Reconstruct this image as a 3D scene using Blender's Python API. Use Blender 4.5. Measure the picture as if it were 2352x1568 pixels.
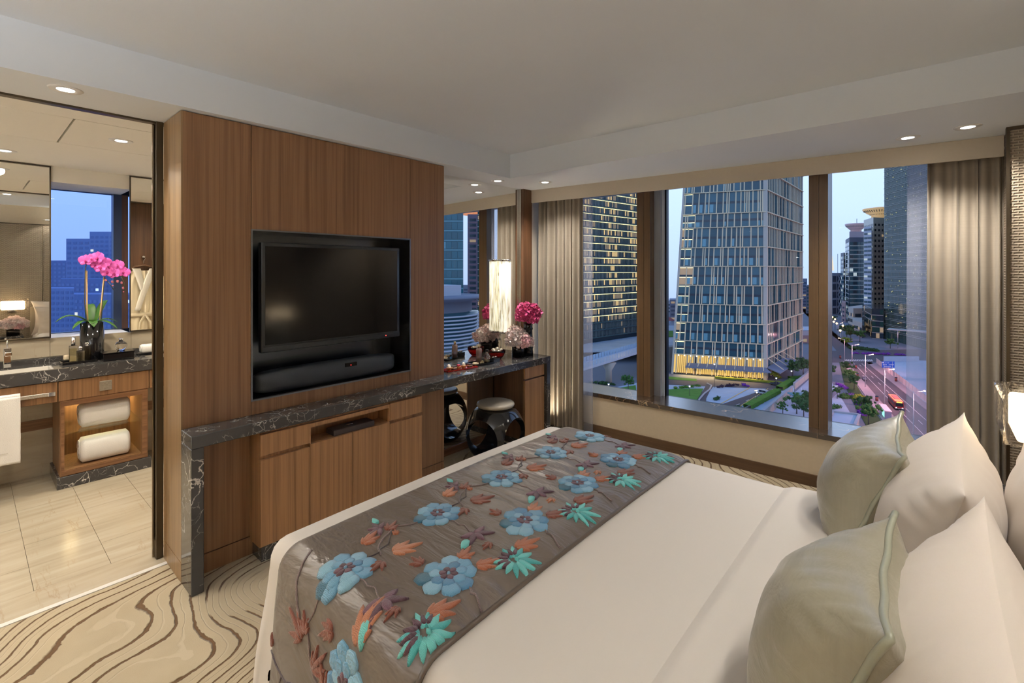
import bpy, bmesh, math, random
from mathutils import Vector, Matrix, noise as mnoise
R=math.radians; PI=math.pi; TAU=2*math.pi
random.seed(7)
SC=bpy.context.scene; COL=SC.collection
for _o in list(bpy.data.objects): bpy.data.objects.remove(_o)
# ------------------------------------------------------------ camera
FPX=1102.0; CX=1176.0; HY=621.0; EYE=1.6; YAW=R(41.2)
FW=(math.cos(YAW),math.sin(YAW)); RT=(math.sin(YAW),-math.cos(YAW))
cam_d=bpy.data.cameras.new('camera'); cam=bpy.data.objects.new('camera',cam_d); COL.objects.link(cam)
cam.location=(0,0,EYE); cam.rotation_euler=(PI/2,0,YAW-PI/2)
cam_d.sensor_width=36; cam_d.lens=36*FPX/2352; cam_d.shift_y=-(784-HY)/2352
cam_d.clip_start=.02; cam_d.clip_end=4000
SC.camera=cam
# ------------------------------------------------------------ view
SC.view_settings.view_transform='Standard'; SC.view_settings.look='None'
SC.view_settings.exposure=0.15; SC.view_settings.gamma=1.0; SC.view_settings.use_curve_mapping=False
# ------------------------------------------------------------ dusk sky
W=bpy.data.worlds.new('dusk_sky'); SC.world=W; W.use_nodes=True
nt=W.node_tree; nt.nodes.clear()
tc=nt.nodes.new('ShaderNodeTexCoord'); sx=nt.nodes.new('ShaderNodeSeparateXYZ'); rp=nt.nodes.new('ShaderNodeValToRGB')
bg=nt.nodes.new('ShaderNodeBackground'); wo=nt.nodes.new('ShaderNodeOutputWorld'); mr=nt.nodes.new('ShaderNodeMapRange')
mr.inputs[1].default_value=-1; mr.inputs[2].default_value=1
nt.links.new(tc.outputs['Generated'],sx.inputs[0]); nt.links.new(sx.outputs[2],mr.inputs[0]); nt.links.new(mr.outputs[0],rp.inputs[0])
nt.links.new(rp.outputs[0],bg.inputs[0]); nt.links.new(bg.outputs[0],wo.inputs[0])
e=rp.color_ramp.elements
e[0].position=0; e[0].color=(.10,.13,.19,1)
e[1].position=1; e[1].color=(.17,.33,.74,1)
for p_,c_ in ((.40,(.16,.2,.3,1)),(.45,(.30,.40,.62,1)),(.472,(.38,.50,.78,1)),(.5,(.43,.57,.86,1)),(.56,(.50,.66,.96,1)),(.62,(.56,.72,1.0,1)),(.75,(.36,.54,.92,1))):
    x_=e.new(p_); x_.color=c_
bg.inputs[1].default_value=1.42
# ------------------------------------------------------------ helpers
def tag(o,label=None,cat=None,group=None,kind=None):
    if label: o['label']=label
    if cat: o['category']=cat
    if group: o['group']=group
    if kind: o['kind']=kind
    return o
def empty(name,loc,label=None,cat=None,group=None):
    o=bpy.data.objects.new(name,None); o.empty_display_size=.05; COL.objects.link(o); o.location=loc
    return tag(o,label,cat,group)
def adopt(o,parent):
    o.parent=parent
    m=Matrix.Identity(4); p=parent; ms=[]
    while p is not None:
        ms.append(p); p=p.parent
    for q in reversed(ms):
        b=Matrix.Translation(q.location)@q.rotation_euler.to_matrix().to_4x4()@Matrix.Diagonal((*q.scale,1))
        m=m@q.matrix_parent_inverse@b
    o.matrix_parent_inverse=m.inverted()
class MB:
    def __init__(s): s.v=[]; s.f=[]; s.sm=[]
    def add(s,vs,fs,smooth=False):
        n=len(s.v); s.v+=[tuple(p) for p in vs]
        for f in fs: s.f.append(tuple(i+n for i in f)); s.sm.append(smooth)
        return s
    def box(s,x0,x1,y0,y1,z0,z1):
        v=[(x,y,z) for z in(z0,z1) for y in(y0,y1) for x in(x0,x1)]
        return s.add(v,[(0,2,3,1),(4,5,7,6),(0,1,5,4),(2,6,7,3),(0,4,6,2),(1,3,7,5)])
    def hexa(s,q,h0,h1=None):
        # q: 4 plan points; h0,h1 z values (or lists)
        lo=h0 if hasattr(h0,'__len__') else [h0]*4; hi=h1 if hasattr(h1,'__len__') else [h1]*4
        v=[(p[0],p[1],z) for p,z in zip(q,lo)]+[(p[0],p[1],z) for p,z in zip(q,hi)]
        return s.add(v,[(3,2,1,0),(4,5,6,7),(0,1,5,4),(1,2,6,5),(2,3,7,6),(3,0,4,7)])
    def poly(s,pts,z0,z1):
        n=len(pts); v=[(p[0],p[1],z0) for p in pts]+[(p[0],p[1],z1) for p in pts]
        fs=[tuple(range(n-1,-1,-1)),tuple(range(n,2*n))]+[(i,(i+1)%n,n+(i+1)%n,n+i) for i in range(n)]
        return s.add(v,fs)
    def rbox(s,x0,x1,y0,y1,z0,z1,r,seg=2):
        bm=bmesh.new(); bmesh.ops.create_cube(bm,size=1)
        for v in bm.verts: v.co=Vector(((x0+x1)/2+v.co.x*(x1-x0),(y0+y1)/2+v.co.y*(y1-y0),(z0+z1)/2+v.co.z*(z1-z0)))
        bmesh.ops.bevel(bm,geom=list(bm.edges),offset=r,segments=seg,profile=.5,affect='EDGES')
        return s.bm(bm,seg>1)
    def bm(s,bm,smooth=False,mat=None):
        bm.verts.ensure_lookup_table()
        for i,v in enumerate(bm.verts): v.index=i
        s.add([tuple(mat@v.co) if mat else tuple(v.co) for v in bm.verts],[tuple(v.index for v in f.verts) for f in bm.faces],smooth)
        bm.free(); return s
    def lathe(s,prof,c=(0,0,0),n=24,smooth=True,cap=True,ax='z'):
        v=[];f=[];m=len(prof)
        for k in range(n):
            a=TAU*k/n
            for r,z in prof:
                p=(r*math.cos(a),r*math.sin(a),z)
                if ax=='x': p=(z,p[0],p[1])
                if ax=='y': p=(p[1],z,p[0])
                v.append((c[0]+p[0],c[1]+p[1],c[2]+p[2]))
        for k in range(n):
            a=k*m; b=((k+1)%n)*m
            for i in range(m-1): f.append((a+i,b+i,b+i+1,a+i+1))
        if cap:
            if prof[0][0]>1e-6: f.append(tuple(k*m for k in range(n-1,-1,-1)))
            if prof[-1][0]>1e-6: f.append(tuple(k*m+m-1 for k in range(n)))
        return s.add(v,f,smooth)
    def cyl(s,c,r,z0,z1,n=20,r2=None,ax='z'):
        return s.lathe([(r,z0),(r if r2 is None else r2,z1)],c,n,True,True,ax)
    def tube(s,pts,r,n=8,cap=True,closed=False):
        pts=[Vector(p) for p in pts]; N=len(pts); v=[];f=[]
        up=Vector((0,0,1)); prev=None
        for i,p in enumerate(pts):
            a=pts[(i-1)%N] if (i>0 or closed) else p; b=pts[(i+1)%N] if (i<N-1 or closed) else p
            t=(b-a).normalized() if (b-a).length>1e-9 else Vector((0,0,1))
            if prev is None:
                nrm=t.orthogonal().normalized()
            else:
                nrm=(prev-t*prev.dot(t)); nrm=nrm.normalized() if nrm.length>1e-6 else t.orthogonal().normalized()
            prev=nrm; bn=t.cross(nrm); rr=r[i] if hasattr(r,'__len__') else r
            for k in range(n):
                a_=TAU*k/n; v.append(p+nrm*(rr*math.cos(a_))+bn*(rr*math.sin(a_)))
        for i in range(N if closed else N-1):
            j=(i+1)%N
            for k in range(n): f.append((i*n+k,i*n+(k+1)%n,j*n+(k+1)%n,j*n+k))
        if cap and not closed: f.append(tuple(range(n-1,-1,-1))); f.append(tuple((N-1)*n+k for k in range(n)))
        return s.add(v,f,True)
    def sphere(s,c,r,nu=14,nv=8):
        rr=r if hasattr(r,'__len__') else (r,r,r)
        v=[];f=[]
        for j in range(nv+1):
            t=PI*j/nv
            for i in range(nu):
                a=TAU*i/nu
                v.append((c[0]+rr[0]*math.sin(t)*math.cos(a),c[1]+rr[1]*math.sin(t)*math.sin(a),c[2]+rr[2]*math.cos(t)))
        for j in range(nv):
            for i in range(nu): f.append((j*nu+i,(j+1)*nu+i,(j+1)*nu+(i+1)%nu,j*nu+(i+1)%nu))
        return s.add(v,f,True)
    def grid(s,fn,us,vs,smooth=True,flip=False):
        v=[fn(u,w) for w in vs for u in us]; n=len(us); f=[]
        for j in range(len(vs)-1):
            for i in range(n-1):
                q=(j*n+i,j*n+i+1,(j+1)*n+i+1,(j+1)*n+i); f.append(q[::-1] if flip else q)
        return s.add(v,f,smooth)
    def beam(s,a,b,w,h=None):
        a=Vector(a);b=Vector(b); t=(b-a).normalized(); h=h or w
        u=t.cross(Vector((0,0,1))); u=u.normalized() if u.length>1e-4 else Vector((1,0,0)); n=u.cross(t)
        v=[p+u*(i*w/2)+n*(j*h/2) for p in(a,b) for i,j in((-1,-1),(1,-1),(1,1),(-1,1))]
        return s.add(v,[(3,2,1,0),(4,5,6,7),(0,1,5,4),(1,2,6,5),(2,3,7,6),(3,0,4,7)])
    def build(s,name,mat,parent=None,at=None,kind=None,solid=0):
        me=bpy.data.meshes.new(name)
        vs=s.v
        if at is not None: vs=[(p[0]-at[0],p[1]-at[1],p[2]-at[2]) for p in vs]
        me.from_pydata(vs,[],s.f); me.polygons.foreach_set('use_smooth',s.sm)
        me.materials.append(mat); me.update()
        o=bpy.data.objects.new(name,me); COL.objects.link(o)
        if at is not None: o.location=at
        if parent is not None: adopt(o,parent)
        if kind: o['kind']=kind
        if solid:
            m=o.modifiers.new('t','SOLIDIFY'); m.thickness=solid; m.offset=0
        return o
def B(*a): return MB().box(*a)
def copy_tree(o,parent=None,loc=None):
    c=o.copy(); COL.objects.link(c)
    if parent is not None: c.parent=parent
    if loc is not None: c.location=loc
    for ch in list(o.children): copy_tree(ch,c)
    return c
def lerp(a,b,t): return a+(b-a)*t
def struct(o): o['kind']='structure'; return o
def lin(*c): return tuple(((x/255)/12.92 if x/255<=.04045 else ((x/255+.055)/1.055)**2.4) for x in c)
def frange(a,b,n): return [a+(b-a)*i/(n-1) for i in range(n)]
def N3(x,y,z,s=1): return mnoise.noise(Vector((x*s,y*s,z*s)))
# ------------------------------------------------------------ materials
MATS={}
class NM:
    def __init__(s,name):
        s.m=bpy.data.materials.new(name); s.m.use_nodes=True; s.t=s.m.node_tree; s.b=s.t.nodes['Principled BSDF']; s.out=s.t.nodes['Material Output']
    def n(s,typ,**k):
        q=s.t.nodes.new('ShaderNode'+typ)
        for a,b in k.items(): setattr(q,a,b)
        return q
    def l(s,a,b): s.t.links.new(a,b)
    def co(s,scale=(1,1,1),rot=(0,0,0),src='Object',loc=(0,0,0)):
        t=s.n('TexCoord'); m=s.n('Mapping'); m.inputs['Scale'].default_value=scale; m.inputs['Rotation'].default_value=rot; m.inputs['Location'].default_value=loc
        s.l(t.outputs[src],m.inputs[0]); return m.outputs[0]
    def noise(s,vec,scale,detail=3,rough=.5,dist=0):
        q=s.n('TexNoise'); q.inputs['Scale'].default_value=scale; q.inputs['Detail'].default_value=detail; q.inputs['Roughness'].default_value=rough; q.inputs['Distortion'].default_value=dist
        if vec is not None: s.l(vec,q.inputs['Vector'])
        return q.outputs['Fac']
    def ramp(s,fac,stops,interp='LINEAR'):
        q=s.n('ValToRGB'); q.color_ramp.interpolation=interp; el=q.color_ramp.elements
        while len(el)>1: el.remove(el[-1])
        el[0].position=stops[0][0]; el[0].color=(*stops[0][1],1)
        for p,c in stops[1:]:
            z=el.new(p); z.color=(*c,1)
        s.l(fac,q.inputs[0]); return q.outputs[0]
    def math(s,op,a,b=None):
        q=s.n('Math',operation=op)
        for i,x in enumerate((a,b)):
            if x is None: continue
            if isinstance(x,(int,float)): q.inputs[i].default_value=x
            else: s.l(x,q.inputs[i])
        return q.outputs[0]
    def mix(s,f,a,b,typ='MIX'):
        q=s.n('Mix',data_type='RGBA',blend_type=typ)
        for i,x in((0,f),(6,a),(7,b)):
            if isinstance(x,(int,float)): q.inputs[i].default_value=x
            elif isinstance(x,tuple): q.inputs[i].default_value=(*x,1)
            else: s.l(x,q.inputs[i])
        return q.outputs[2]
    def bump(s,h,strength=.3,dist=.01):
        q=s.n('Bump'); q.inputs['Strength'].default_value=strength; q.inputs['Distance'].default_value=dist
        s.l(h,q.inputs['Height']); s.l(q.outputs[0],s.b.inputs['Normal']); return q
    def set(s,col=None,rough=None,metal=None,spec=None,**k):
        def p(nm,v):
            i=s.b.inputs[nm]
            if isinstance(v,tuple): i.default_value=(*v,1)
            elif isinstance(v,(int,float)): i.default_value=v
            else: s.l(v,i)
        if col is not None: p('Base Color',col)
        if rough is not None: p('Roughness',rough)
        if metal is not None: p('Metallic',metal)
        if spec is not None: p('Specular IOR Level',spec)
        for a,b in k.items(): p(a.replace('_',' '),b)
        return s
def plain(name,col,rough=.5,metal=0,spec=.5,var=0,vs=8,bumps=0,bs=60,**k):
    if name in MATS: return MATS[name]
    q=NM(name); c=col
    if var:
        nz=q.noise(q.co(),vs,4); c=q.mix(q.math('MULTIPLY',nz,1.0),tuple(max(0,x*(1-var)) for x in col),tuple(min(1,x*(1+var)) for x in col))
    q.set(c,rough,metal,spec,**k)
    if bumps: q.bump(q.noise(q.co(),bs,3),bumps,.004)
    MATS[name]=q.m; return q.m
def emis(name,col,st,base=(.1,.1,.1)):
    if name in MATS: return MATS[name]
    q=NM(name); q.set(base,.5); q.b.inputs['Emission Color'].default_value=(*col,1); q.b.inputs['Emission Strength'].default_value=st
    MATS[name]=q.m; return q.m
def wood(name,dark,light,rough=.35,axis='z',freq=28,coat=.15):
    q=NM(name); sc={'z':(freq,freq,.7),'x':(.7,freq,freq),'y':(freq,.7,freq)}[axis]
    v=q.co(sc); a=q.noise(v,1,6,.62,.3); s2={'z':(freq*5,freq*5,1.6),'x':(1.6,freq*5,freq*5),'y':(freq*5,1.6,freq*5)}[axis]
    b=q.noise(q.co(s2),1,2); f=q.math('ADD',q.math('MULTIPLY',a,.75),q.math('MULTIPLY',b,.25))
    c=q.ramp(f,[(.3,dark),(.46,tuple(lerp(x,y,.55) for x,y in zip(dark,light))),(.58,light),(.72,tuple(lerp(x,y,.4) for x,y in zip(dark,light)))])
    q.set(c,rough,0,.4); q.b.inputs['Coat Weight'].default_value=coat; q.b.inputs['Coat Roughness'].default_value=.25
    q.bump(b,.04,.002); MATS[name]=q.m; return q.m
def marble(name,dark,vein,scale=5,rough=.12,amount=.5):
    q=NM(name); v=q.co((1,1,1)); d=q.n('TexNoise'); d.inputs['Scale'].default_value=4.5; d.inputs['Detail'].default_value=6
    q.l(v,d.inputs['Vector']); add=q.n('VectorMath',operation='MULTIPLY_ADD'); q.l(d.outputs['Color'],add.inputs[0]); add.inputs[1].default_value=(.30,.30,.30); q.l(v,add.inputs[2])
    def vein_(sc,w,thr):
        vo=q.n('TexVoronoi',feature='DISTANCE_TO_EDGE'); vo.inputs['Scale'].default_value=sc; q.l(add.outputs[0],vo.inputs['Vector'])
        r=q.ramp(vo.outputs['Distance'],[(0,(1,1,1)),(w*.35,(.8,.8,.8)),(w,(0,0,0))])
        m=q.ramp(q.noise(v,sc*.55,2),[(thr,(0,0,0)),(thr+.12,(1,1,1))])
        return q.mix(1.0,r,m,'MULTIPLY')
    a=vein_(scale,.020,.50); b=vein_(scale*2.7,.03,.50); 
    f=q.mix(1.0,a,q.mix(1.0,b,(.55,.55,.55),'MULTIPLY'),'ADD')
    base=q.mix(q.noise(v,6,4),dark,tuple(x*1.9 for x in dark))
    q.set(q.mix(q.math('MULTIPLY',f,amount*1.6),base,vein),rough,0,.5); MATS[name]=q.m; return q.m
M_wall=plain('wallcovering_beige',(.60,.51,.375),.75,0,.3,.06,40,.15,260)
M_ceil=plain('ceiling_paint',(.79,.83,.88),.9,0,.2,.02,3)
M_bceil=plain('bath_ceiling_paint',(.86,.83,.76),.85,0,.2)
M_wood=wood('walnut_veneer',(.165,.08,.037),(.30,.16,.078),.33,'z',46)
M_wood2=wood('walnut_cabinet',(.22,.105,.043),(.45,.24,.11),.4,'z',52)
M_wood3=wood('walnut_vanity',(.13,.062,.026),(.27,.14,.062),.4,'z',52)
M_woodx=wood('walnut_horizontal',(.10,.042,.017),(.26,.13,.06),.4,'x')
M_woody=wood('walnut_skirting',(.07,.035,.017),(.12,.066,.032),.4,'y')
M_wooddk=wood('walnut_dark',(.045,.02,.009),(.13,.062,.03),.35)
M_marble=marble('dark_marble',(.040,.038,.037),(.68,.64,.59),7.0,.09,.75)
M_marbleb=marble('brown_marble',(.03,.018,.011),(.60,.42,.25),5.5,.2,.6)
MATS['brown_marble'].node_tree.nodes['Principled BSDF'].inputs['Coat Weight'].default_value=1; MATS['brown_marble'].node_tree.nodes['Principled BSDF'].inputs['Coat IOR'].default_value=1.9; MATS['brown_marble'].node_tree.nodes['Principled BSDF'].inputs['Coat Roughness'].default_value=.2
M_stone=None
M_bronze=plain('bronze_metal',(.10,.080,.055),.32,.85,.5)
M_blackmet=plain('black_metal',(.012,.012,.014),.3,.6,.5)
M_chrome=plain('chrome',(.85,.85,.86),.06,1,.5)
M_nickel=plain('brushed_nickel',(.58,.55,.50),.25,1,.5)
M_mirror=plain('mirror_silver',(.93,.92,.88),.0,1,.5)
M_black=plain('black_lacquer',(.008,.008,.009),.08,0,.6)
M_white=plain('white_paint',(.8,.79,.77),.5)
M_down=emis('downlight_glow',(1,.95,.86),14.0)
def beige_stone():
    q=NM('beige_limestone'); v=q.co((1,1,1),(0,0,R(12))); 
    n1=q.noise(q.co((1.2,10,6),(0,0,R(9))),1.4,5,.55,.6)
    vo=q.n('TexVoronoi',feature='DISTANCE_TO_EDGE'); vo.inputs['Scale'].default_value=1
    d=q.n('TexNoise'); d.inputs['Scale'].default_value=7; d.inputs['Detail'].default_value=5
    cv=q.co((8,.9,3)); q.l(cv,d.inputs['Vector']); ad=q.n('VectorMath',operation='MULTIPLY_ADD'); q.l(d.outputs['Color'],ad.inputs[0]); ad.inputs[1].default_value=(.3,.3,.3); q.l(cv,ad.inputs[2]); q.l(ad.outputs[0],vo.inputs['Vector'])
    ve=q.ramp(vo.outputs['Distance'],[(0,(1,1,1)),(.014,(0,0,0))])
    mk=q.ramp(q.noise(v,3,2),[(.5,(0,0,0)),(.6,(1,1,1))])
    oi=q.n('ObjectInfo')
    c=q.ramp(n1,[(.3,(.37,.31,.225)),(.5,(.445,.38,.28)),(.7,(.49,.43,.33))])
    c=q.mix(q.math('MULTIPLY',q.mix(1.0,ve,mk,'MULTIPLY'),.45),c,(.30,.19,.10))
    c=q.mix(q.math('MULTIPLY',oi.outputs['Random'],.14),c,(.42,.33,.22))
    q.set(c,.2,0,.45); return q.m
M_stone=beige_stone()
def carpet_mat():
    q=NM('swirl_carpet'); v=q.co((1,1,1),(0,0,R(-38)))
    d=q.n('TexNoise'); d.inputs['Scale'].default_value=1.15; d.inputs['Detail'].default_value=1.0; q.l(v,d.inputs['Vector'])
    sp=q.n('SeparateXYZ'); q.l(v,sp.inputs[0])
    ph=q.math('ADD',q.math('MULTIPLY',sp.outputs[1],11.5),q.math('MULTIPLY',d.outputs['Fac'],14.0))
    ph=q.math('ADD',ph,q.math('MULTIPLY',q.noise(v,9,2),.35))
    fr=q.math('FRACT',q.math('ADD',ph,q.math('MULTIPLY',q.noise(v,60,2),.10)))
    ln=q.ramp(fr,[(0,(1,1,1)),(.11,(1,1,1)),(.17,(0,0,0)),(.98,(0,0,0)),(1,(1,1,1))])
    fr2=q.math('FRACT',q.math('MULTIPLY',ph,2.0)); ln2=q.ramp(fr2,[(0,(1,1,1)),(.10,(1,1,1)),(.18,(0,0,0)),(1,(0,0,0))])
    brk=q.ramp(q.noise(v,1.7,1),[(.36,(0,0,0)),(.39,(1,1,1))])
    k=q.mix(1.0,ln,brk,'MULTIPLY')
    fz=q.noise(q.co(),420,2); big=q.noise(v,5,3)
    base=q.mix(big,(.40,.325,.21),(.50,.42,.29)); base=q.mix(q.math('MULTIPLY',fz,.3),base,(.30,.24,.155))
    base=q.mix(q.math('MULTIPLY',ln2,.25),base,(.62,.55,.41))
    c=q.mix(k,base,(.12,.065,.027))
    q.set(c,.95,0,.1); q.b.inputs['Sheen Weight'].default_value=.2
    h=q.math('SUBTRACT',q.math('MULTIPLY',fz,.2),q.math('ADD',k,q.math('MULTIPLY',ln2,.4)))
    q.bump(h,.8,.006); return q.m
M_carpet=carpet_mat()
def glass_pane(name,tint=(1,1,1),refl=.9,rip=0):
    q=NM(name); q.t.nodes.remove(q.b)
    tr=q.n('BsdfTransparent'); tr.inputs[0].default_value=(*tint,1); gl=q.n('BsdfGlossy'); gl.inputs['Roughness'].default_value=.0; gl.inputs[0].default_value=(refl,refl,refl,1)
    lw=q.n('LayerWeight'); lw.inputs[0].default_value=.5; fac=q.math('ADD',q.math('MULTIPLY',q.math('POWER',lw.outputs['Facing'],4.0),.7),.04)
    mx=q.n('MixShader'); q.l(fac,mx.inputs[0]); q.l(tr.outputs[0],mx.inputs[1]); q.l(gl.outputs[0],mx.inputs[2]); q.l(mx.outputs[0],q.out.inputs[0])
    if rip:
        bp=q.n('Bump'); bp.inputs['Strength'].default_value=rip; bp.inputs['Distance'].default_value=.02; q.l(q.noise(q.co((40,40,14)),1,3),bp.inputs['Height']); q.l(bp.outputs[0],gl.inputs['Normal']); q.l(bp.outputs[0],lw.inputs['Normal'])
    return q.m
M_pane=glass_pane('window_glass',(.97,.98,.99),.35)
M_panebath=glass_pane('bath_window_glass',(.68,.77,.96),.5)
M_shelfglass=glass_pane('shelf_glass',(.95,.985,.965),.9)
def clear_glass(name,col=(1,1,1),rough=0,ior=1.45):
    q=NM(name); q.set(col,rough,0,.5); q.b.inputs['Transmission Weight'].default_value=1; q.b.inputs['IOR'].default_value=ior; return q.m
def cloth(name,col,rough=.8,sheen=.3,weave=700,b=.1,var=.05,spec=.2,streak=None):
    q=NM(name); n=q.noise(q.co(),weave,2); 
    c=q.mix(q.noise(q.co(),3,3),tuple(x*(1-var) for x in col),tuple(min(1,x*(1+var)) for x in col))
    if streak: c=q.mix(q.math('MULTIPLY',q.noise(q.co(streak),1,3),.5),c,tuple(x*.72 for x in col))
    q.set(c,rough,0,spec); q.b.inputs['Sheen Weight'].default_value=sheen; q.bump(n,b,.002); return q.m
M_linen=cloth('white_bed_linen',(.77,.715,.65),.7,.2,500,.05,.02)
M_towel=cloth('white_terry',(.82,.79,.74),.95,.6,260,.9,.03)
M_curtain=cloth('taupe_curtain',(.285,.24,.185),.72,.3,500,.15,.08,.3,(6,6,160))
M_silk=None
# ============================================================ STRUCTURE
def woven_mat():
    q=NM('woven_wallcovering'); t=q.n('TexCoord'); sp=q.n('SeparateXYZ'); q.l(t.outputs['Object'],sp.inputs[0])
    u=q.math('ADD',sp.outputs[0],sp.outputs[1]); cb=q.n('CombineXYZ'); q.l(u,cb.inputs[0]); q.l(sp.outputs[2],cb.inputs[1])
    br=q.n('TexBrick'); br.offset=.5; br.inputs['Scale'].default_value=1; br.inputs['Brick Width'].default_value=.042; br.inputs['Row Height'].default_value=.0155
    br.inputs['Mortar Size'].default_value=.006; br.inputs['Mortar Smooth'].default_value=1.0
    br.inputs['Color1'].default_value=(.21,.165,.118,1); br.inputs['Color2'].default_value=(.235,.185,.13,1); br.inputs['Mortar'].default_value=(.40,.335,.25,1)
    q.l(cb.outputs[0],br.inputs['Vector']); q.set(br.outputs['Color'],.55,0,.4); q.bump(br.outputs['Fac'],.8,.006); return q.m
M_woven=woven_mat()
fl=struct(B(-2.6,4.3,-.62,3.15,-.12,0).build('floor',M_carpet))
fb=struct(B(-1.4,2.5,3.12,6.2,-.14,-.012).build('floor_bathroom',plain('tile_grout',(.62,.53,.42),.8)))
thr=struct(B(-1.4,.735,3.135,3.165,-.012,.004).build('trim_1',plain('threshold_marble',(.72,.69,.64),.15,0,.5,.08,12)))
B(-1.4,.735,3.165,3.37,-.012,.002).build('border',M_stone,thr)
tm=None
for i in range(-3,6):
    for j in range(-1,4):
        x0=-.37+.3*i; y0=3.374+.6*j+(.3 if i%2 else 0); y1=y0+.6
        ya=max(y0,3.374); yb=min(y1,5.24)
        if yb-ya<.05: continue
        B(x0+.001,x0+.299,ya+.001,yb-.001,-.012,0).build('tile',M_stone,fb)
# ceiling
ce=struct(B(-2.6,3.25,-.62,2.87,2.636,2.70).build('ceiling',M_ceil))
struct(B(-2.6,3.22,2.84,3.235,2.425,2.636).build('ceiling_soffit_front',M_ceil))
struct(B(3.22,4.75,-.62,3.6,2.425,2.636).build('ceiling_soffit_window',M_ceil))
struct(B(-2.6,-1.7,-.62,2.84,2.425,2.636).build('ceiling_soffit_left',M_ceil))
bc=struct(B(-1.4,2.5,3.235,6.2,2.45,2.55).build('ceiling_bathroom',M_bceil))
B(-1.4,2.5,3.235,3.28,2.415,2.45).build('track',M_bronze,bc)
for q_ in ((-1.4,2.5,3.281,3.511),(-1.4,.392,3.516,4.238),(.402,2.5,3.516,4.238),(-1.4,2.5,4.242,5.3)):
    B(*q_,2.425,2.449).build('ceiling_panel',M_bceil,bc)
# outer walls
wb=struct(B(-2.6,4.4,-.62,-.50,0,2.64).build('wall_back',M_wall))
struct(B(-2.72,-2.6,-.62,3.3,0,2.64).build('wall_left',M_wall))
struct(B(-2.6,-1.4,3.15,3.3,0,2.43).build('wall_front_left',M_wall))
# woven headboard panelling on the back wall
for x0,x1 in((-1.2,.02),(.03,.845),(.855,2.33),(2.34,3.95)):
    B(x0,x1,-.50,-.478,.0,2.34).build('panel',M_woven,wb)
B(-1.2,3.95,-.50,-.470,2.34,2.352).build('rail',M_bronze,wb)
wr=struct(B(3.962,4.4,-.50,-.335,0,2.425).build('wall_return',M_woven))
B(3.955,4.0,-.337,-.322,0,2.425).build('edge_trim',M_bronze,wr)
B(3.955,3.964,-.50,-.337,2.405,2.425).build('edge_trim',M_bronze,wr)
# TV partition
wf=struct(MB().box(.74,1.068,2.908,3.215,0,2.425).box(2.164,2.49,2.908,3.215,0,2.425).box(1.068,2.164,2.908,3.215,1.832,2.425).box(1.068,2.164,2.908,3.215,0,.862).box(1.068,2.164,3.14,3.215,.862,1.832).build('wall_front',M_wooddk))
for a in((.74,1.0665,.105,2.42),(1.0695,2.1625,1.834,2.42),(1.0695,2.1625,.105,.860),(2.1655,2.49,.105,2.42),(.74,2.49,.0,.1)):
    B(a[0],a[1],2.892,2.908,a[2],a[3]).build('panel',M_wood,wf)
M_endwood=wood('veneer_end_panel',(.15,.085,.038),(.33,.205,.10),.3,'z',26)  # golden reflection on the end face put into the veneer colour
B(.732,.74,2.892,3.215,.105,2.42).build('panel',M_endwood,wf)
B(.732,.74,2.892,3.215,0,.1).build('baseboard',M_endwood,wf)
M_nicheblk=plain('niche_black_lacquer',(.012,.013,.016),.16,0,.7)
B(1.069,1.077,2.893,3.135,.864,1.83).build('niche_lining',M_nicheblk,wf)
B(2.155,2.163,2.893,3.135,.864,1.83).build('niche_lining',M_nicheblk,wf)
B(1.077,2.155,2.893,3.135,1.822,1.83).build('niche_lining',M_nicheblk,wf)
B(1.077,2.155,2.893,3.135,.864,.872).build('niche_lining',M_nicheblk,wf)
B(1.077,2.155,3.128,3.136,.872,1.822).build('niche_back',plain('niche_back_satin',(.13,.145,.165),.26,.95,.6),wf)
M_edge=plain('niche_edge_metal',(.22,.24,.27),.3,.9,.5)
for q_ in((1.066,1.074,.86,1.834),(2.158,2.166,.86,1.834)): B(q_[0],q_[1],2.886,2.894,q_[2],q_[3]).build('niche_frame',M_edge,wf)
for z_ in(.86,1.826): B(1.074,2.158,2.886,2.894,z_,z_+.008).build('niche_frame',M_edge,wf)
# sliding door jamb at bathroom opening
dj=struct(MB().box(.700,.732,3.222,3.245,.004,2.424).box(.700,.732,3.298,3.32,.004,2.424).box(.716,.732,3.245,3.298,.004,2.424).box(.700,.716,3.245,3.298,.004,.10).build('door_1',M_bronze))
B(.690,.700,3.262,3.274,.006,2.42).build('door_edge',plain('polished_bronze',(.42,.36,.27),.15,1),dj)
# desk-side wall behind mirror, wood post
struct(B(2.49,4.75,3.175,3.3,0,2.43).build('wall_front_right',M_wall))
tp=struct(B(3.722,3.857,3.104,3.176,0,2.424).build('trim_2',M_wooddk))
B(3.714,3.722,3.13,3.176,.8,2.424).build('edge_strip',M_nickel,tp)
struct(B(2.49,3.70,3.150,3.176,0,.062).build('baseboard_front',M_woodx))
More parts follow.
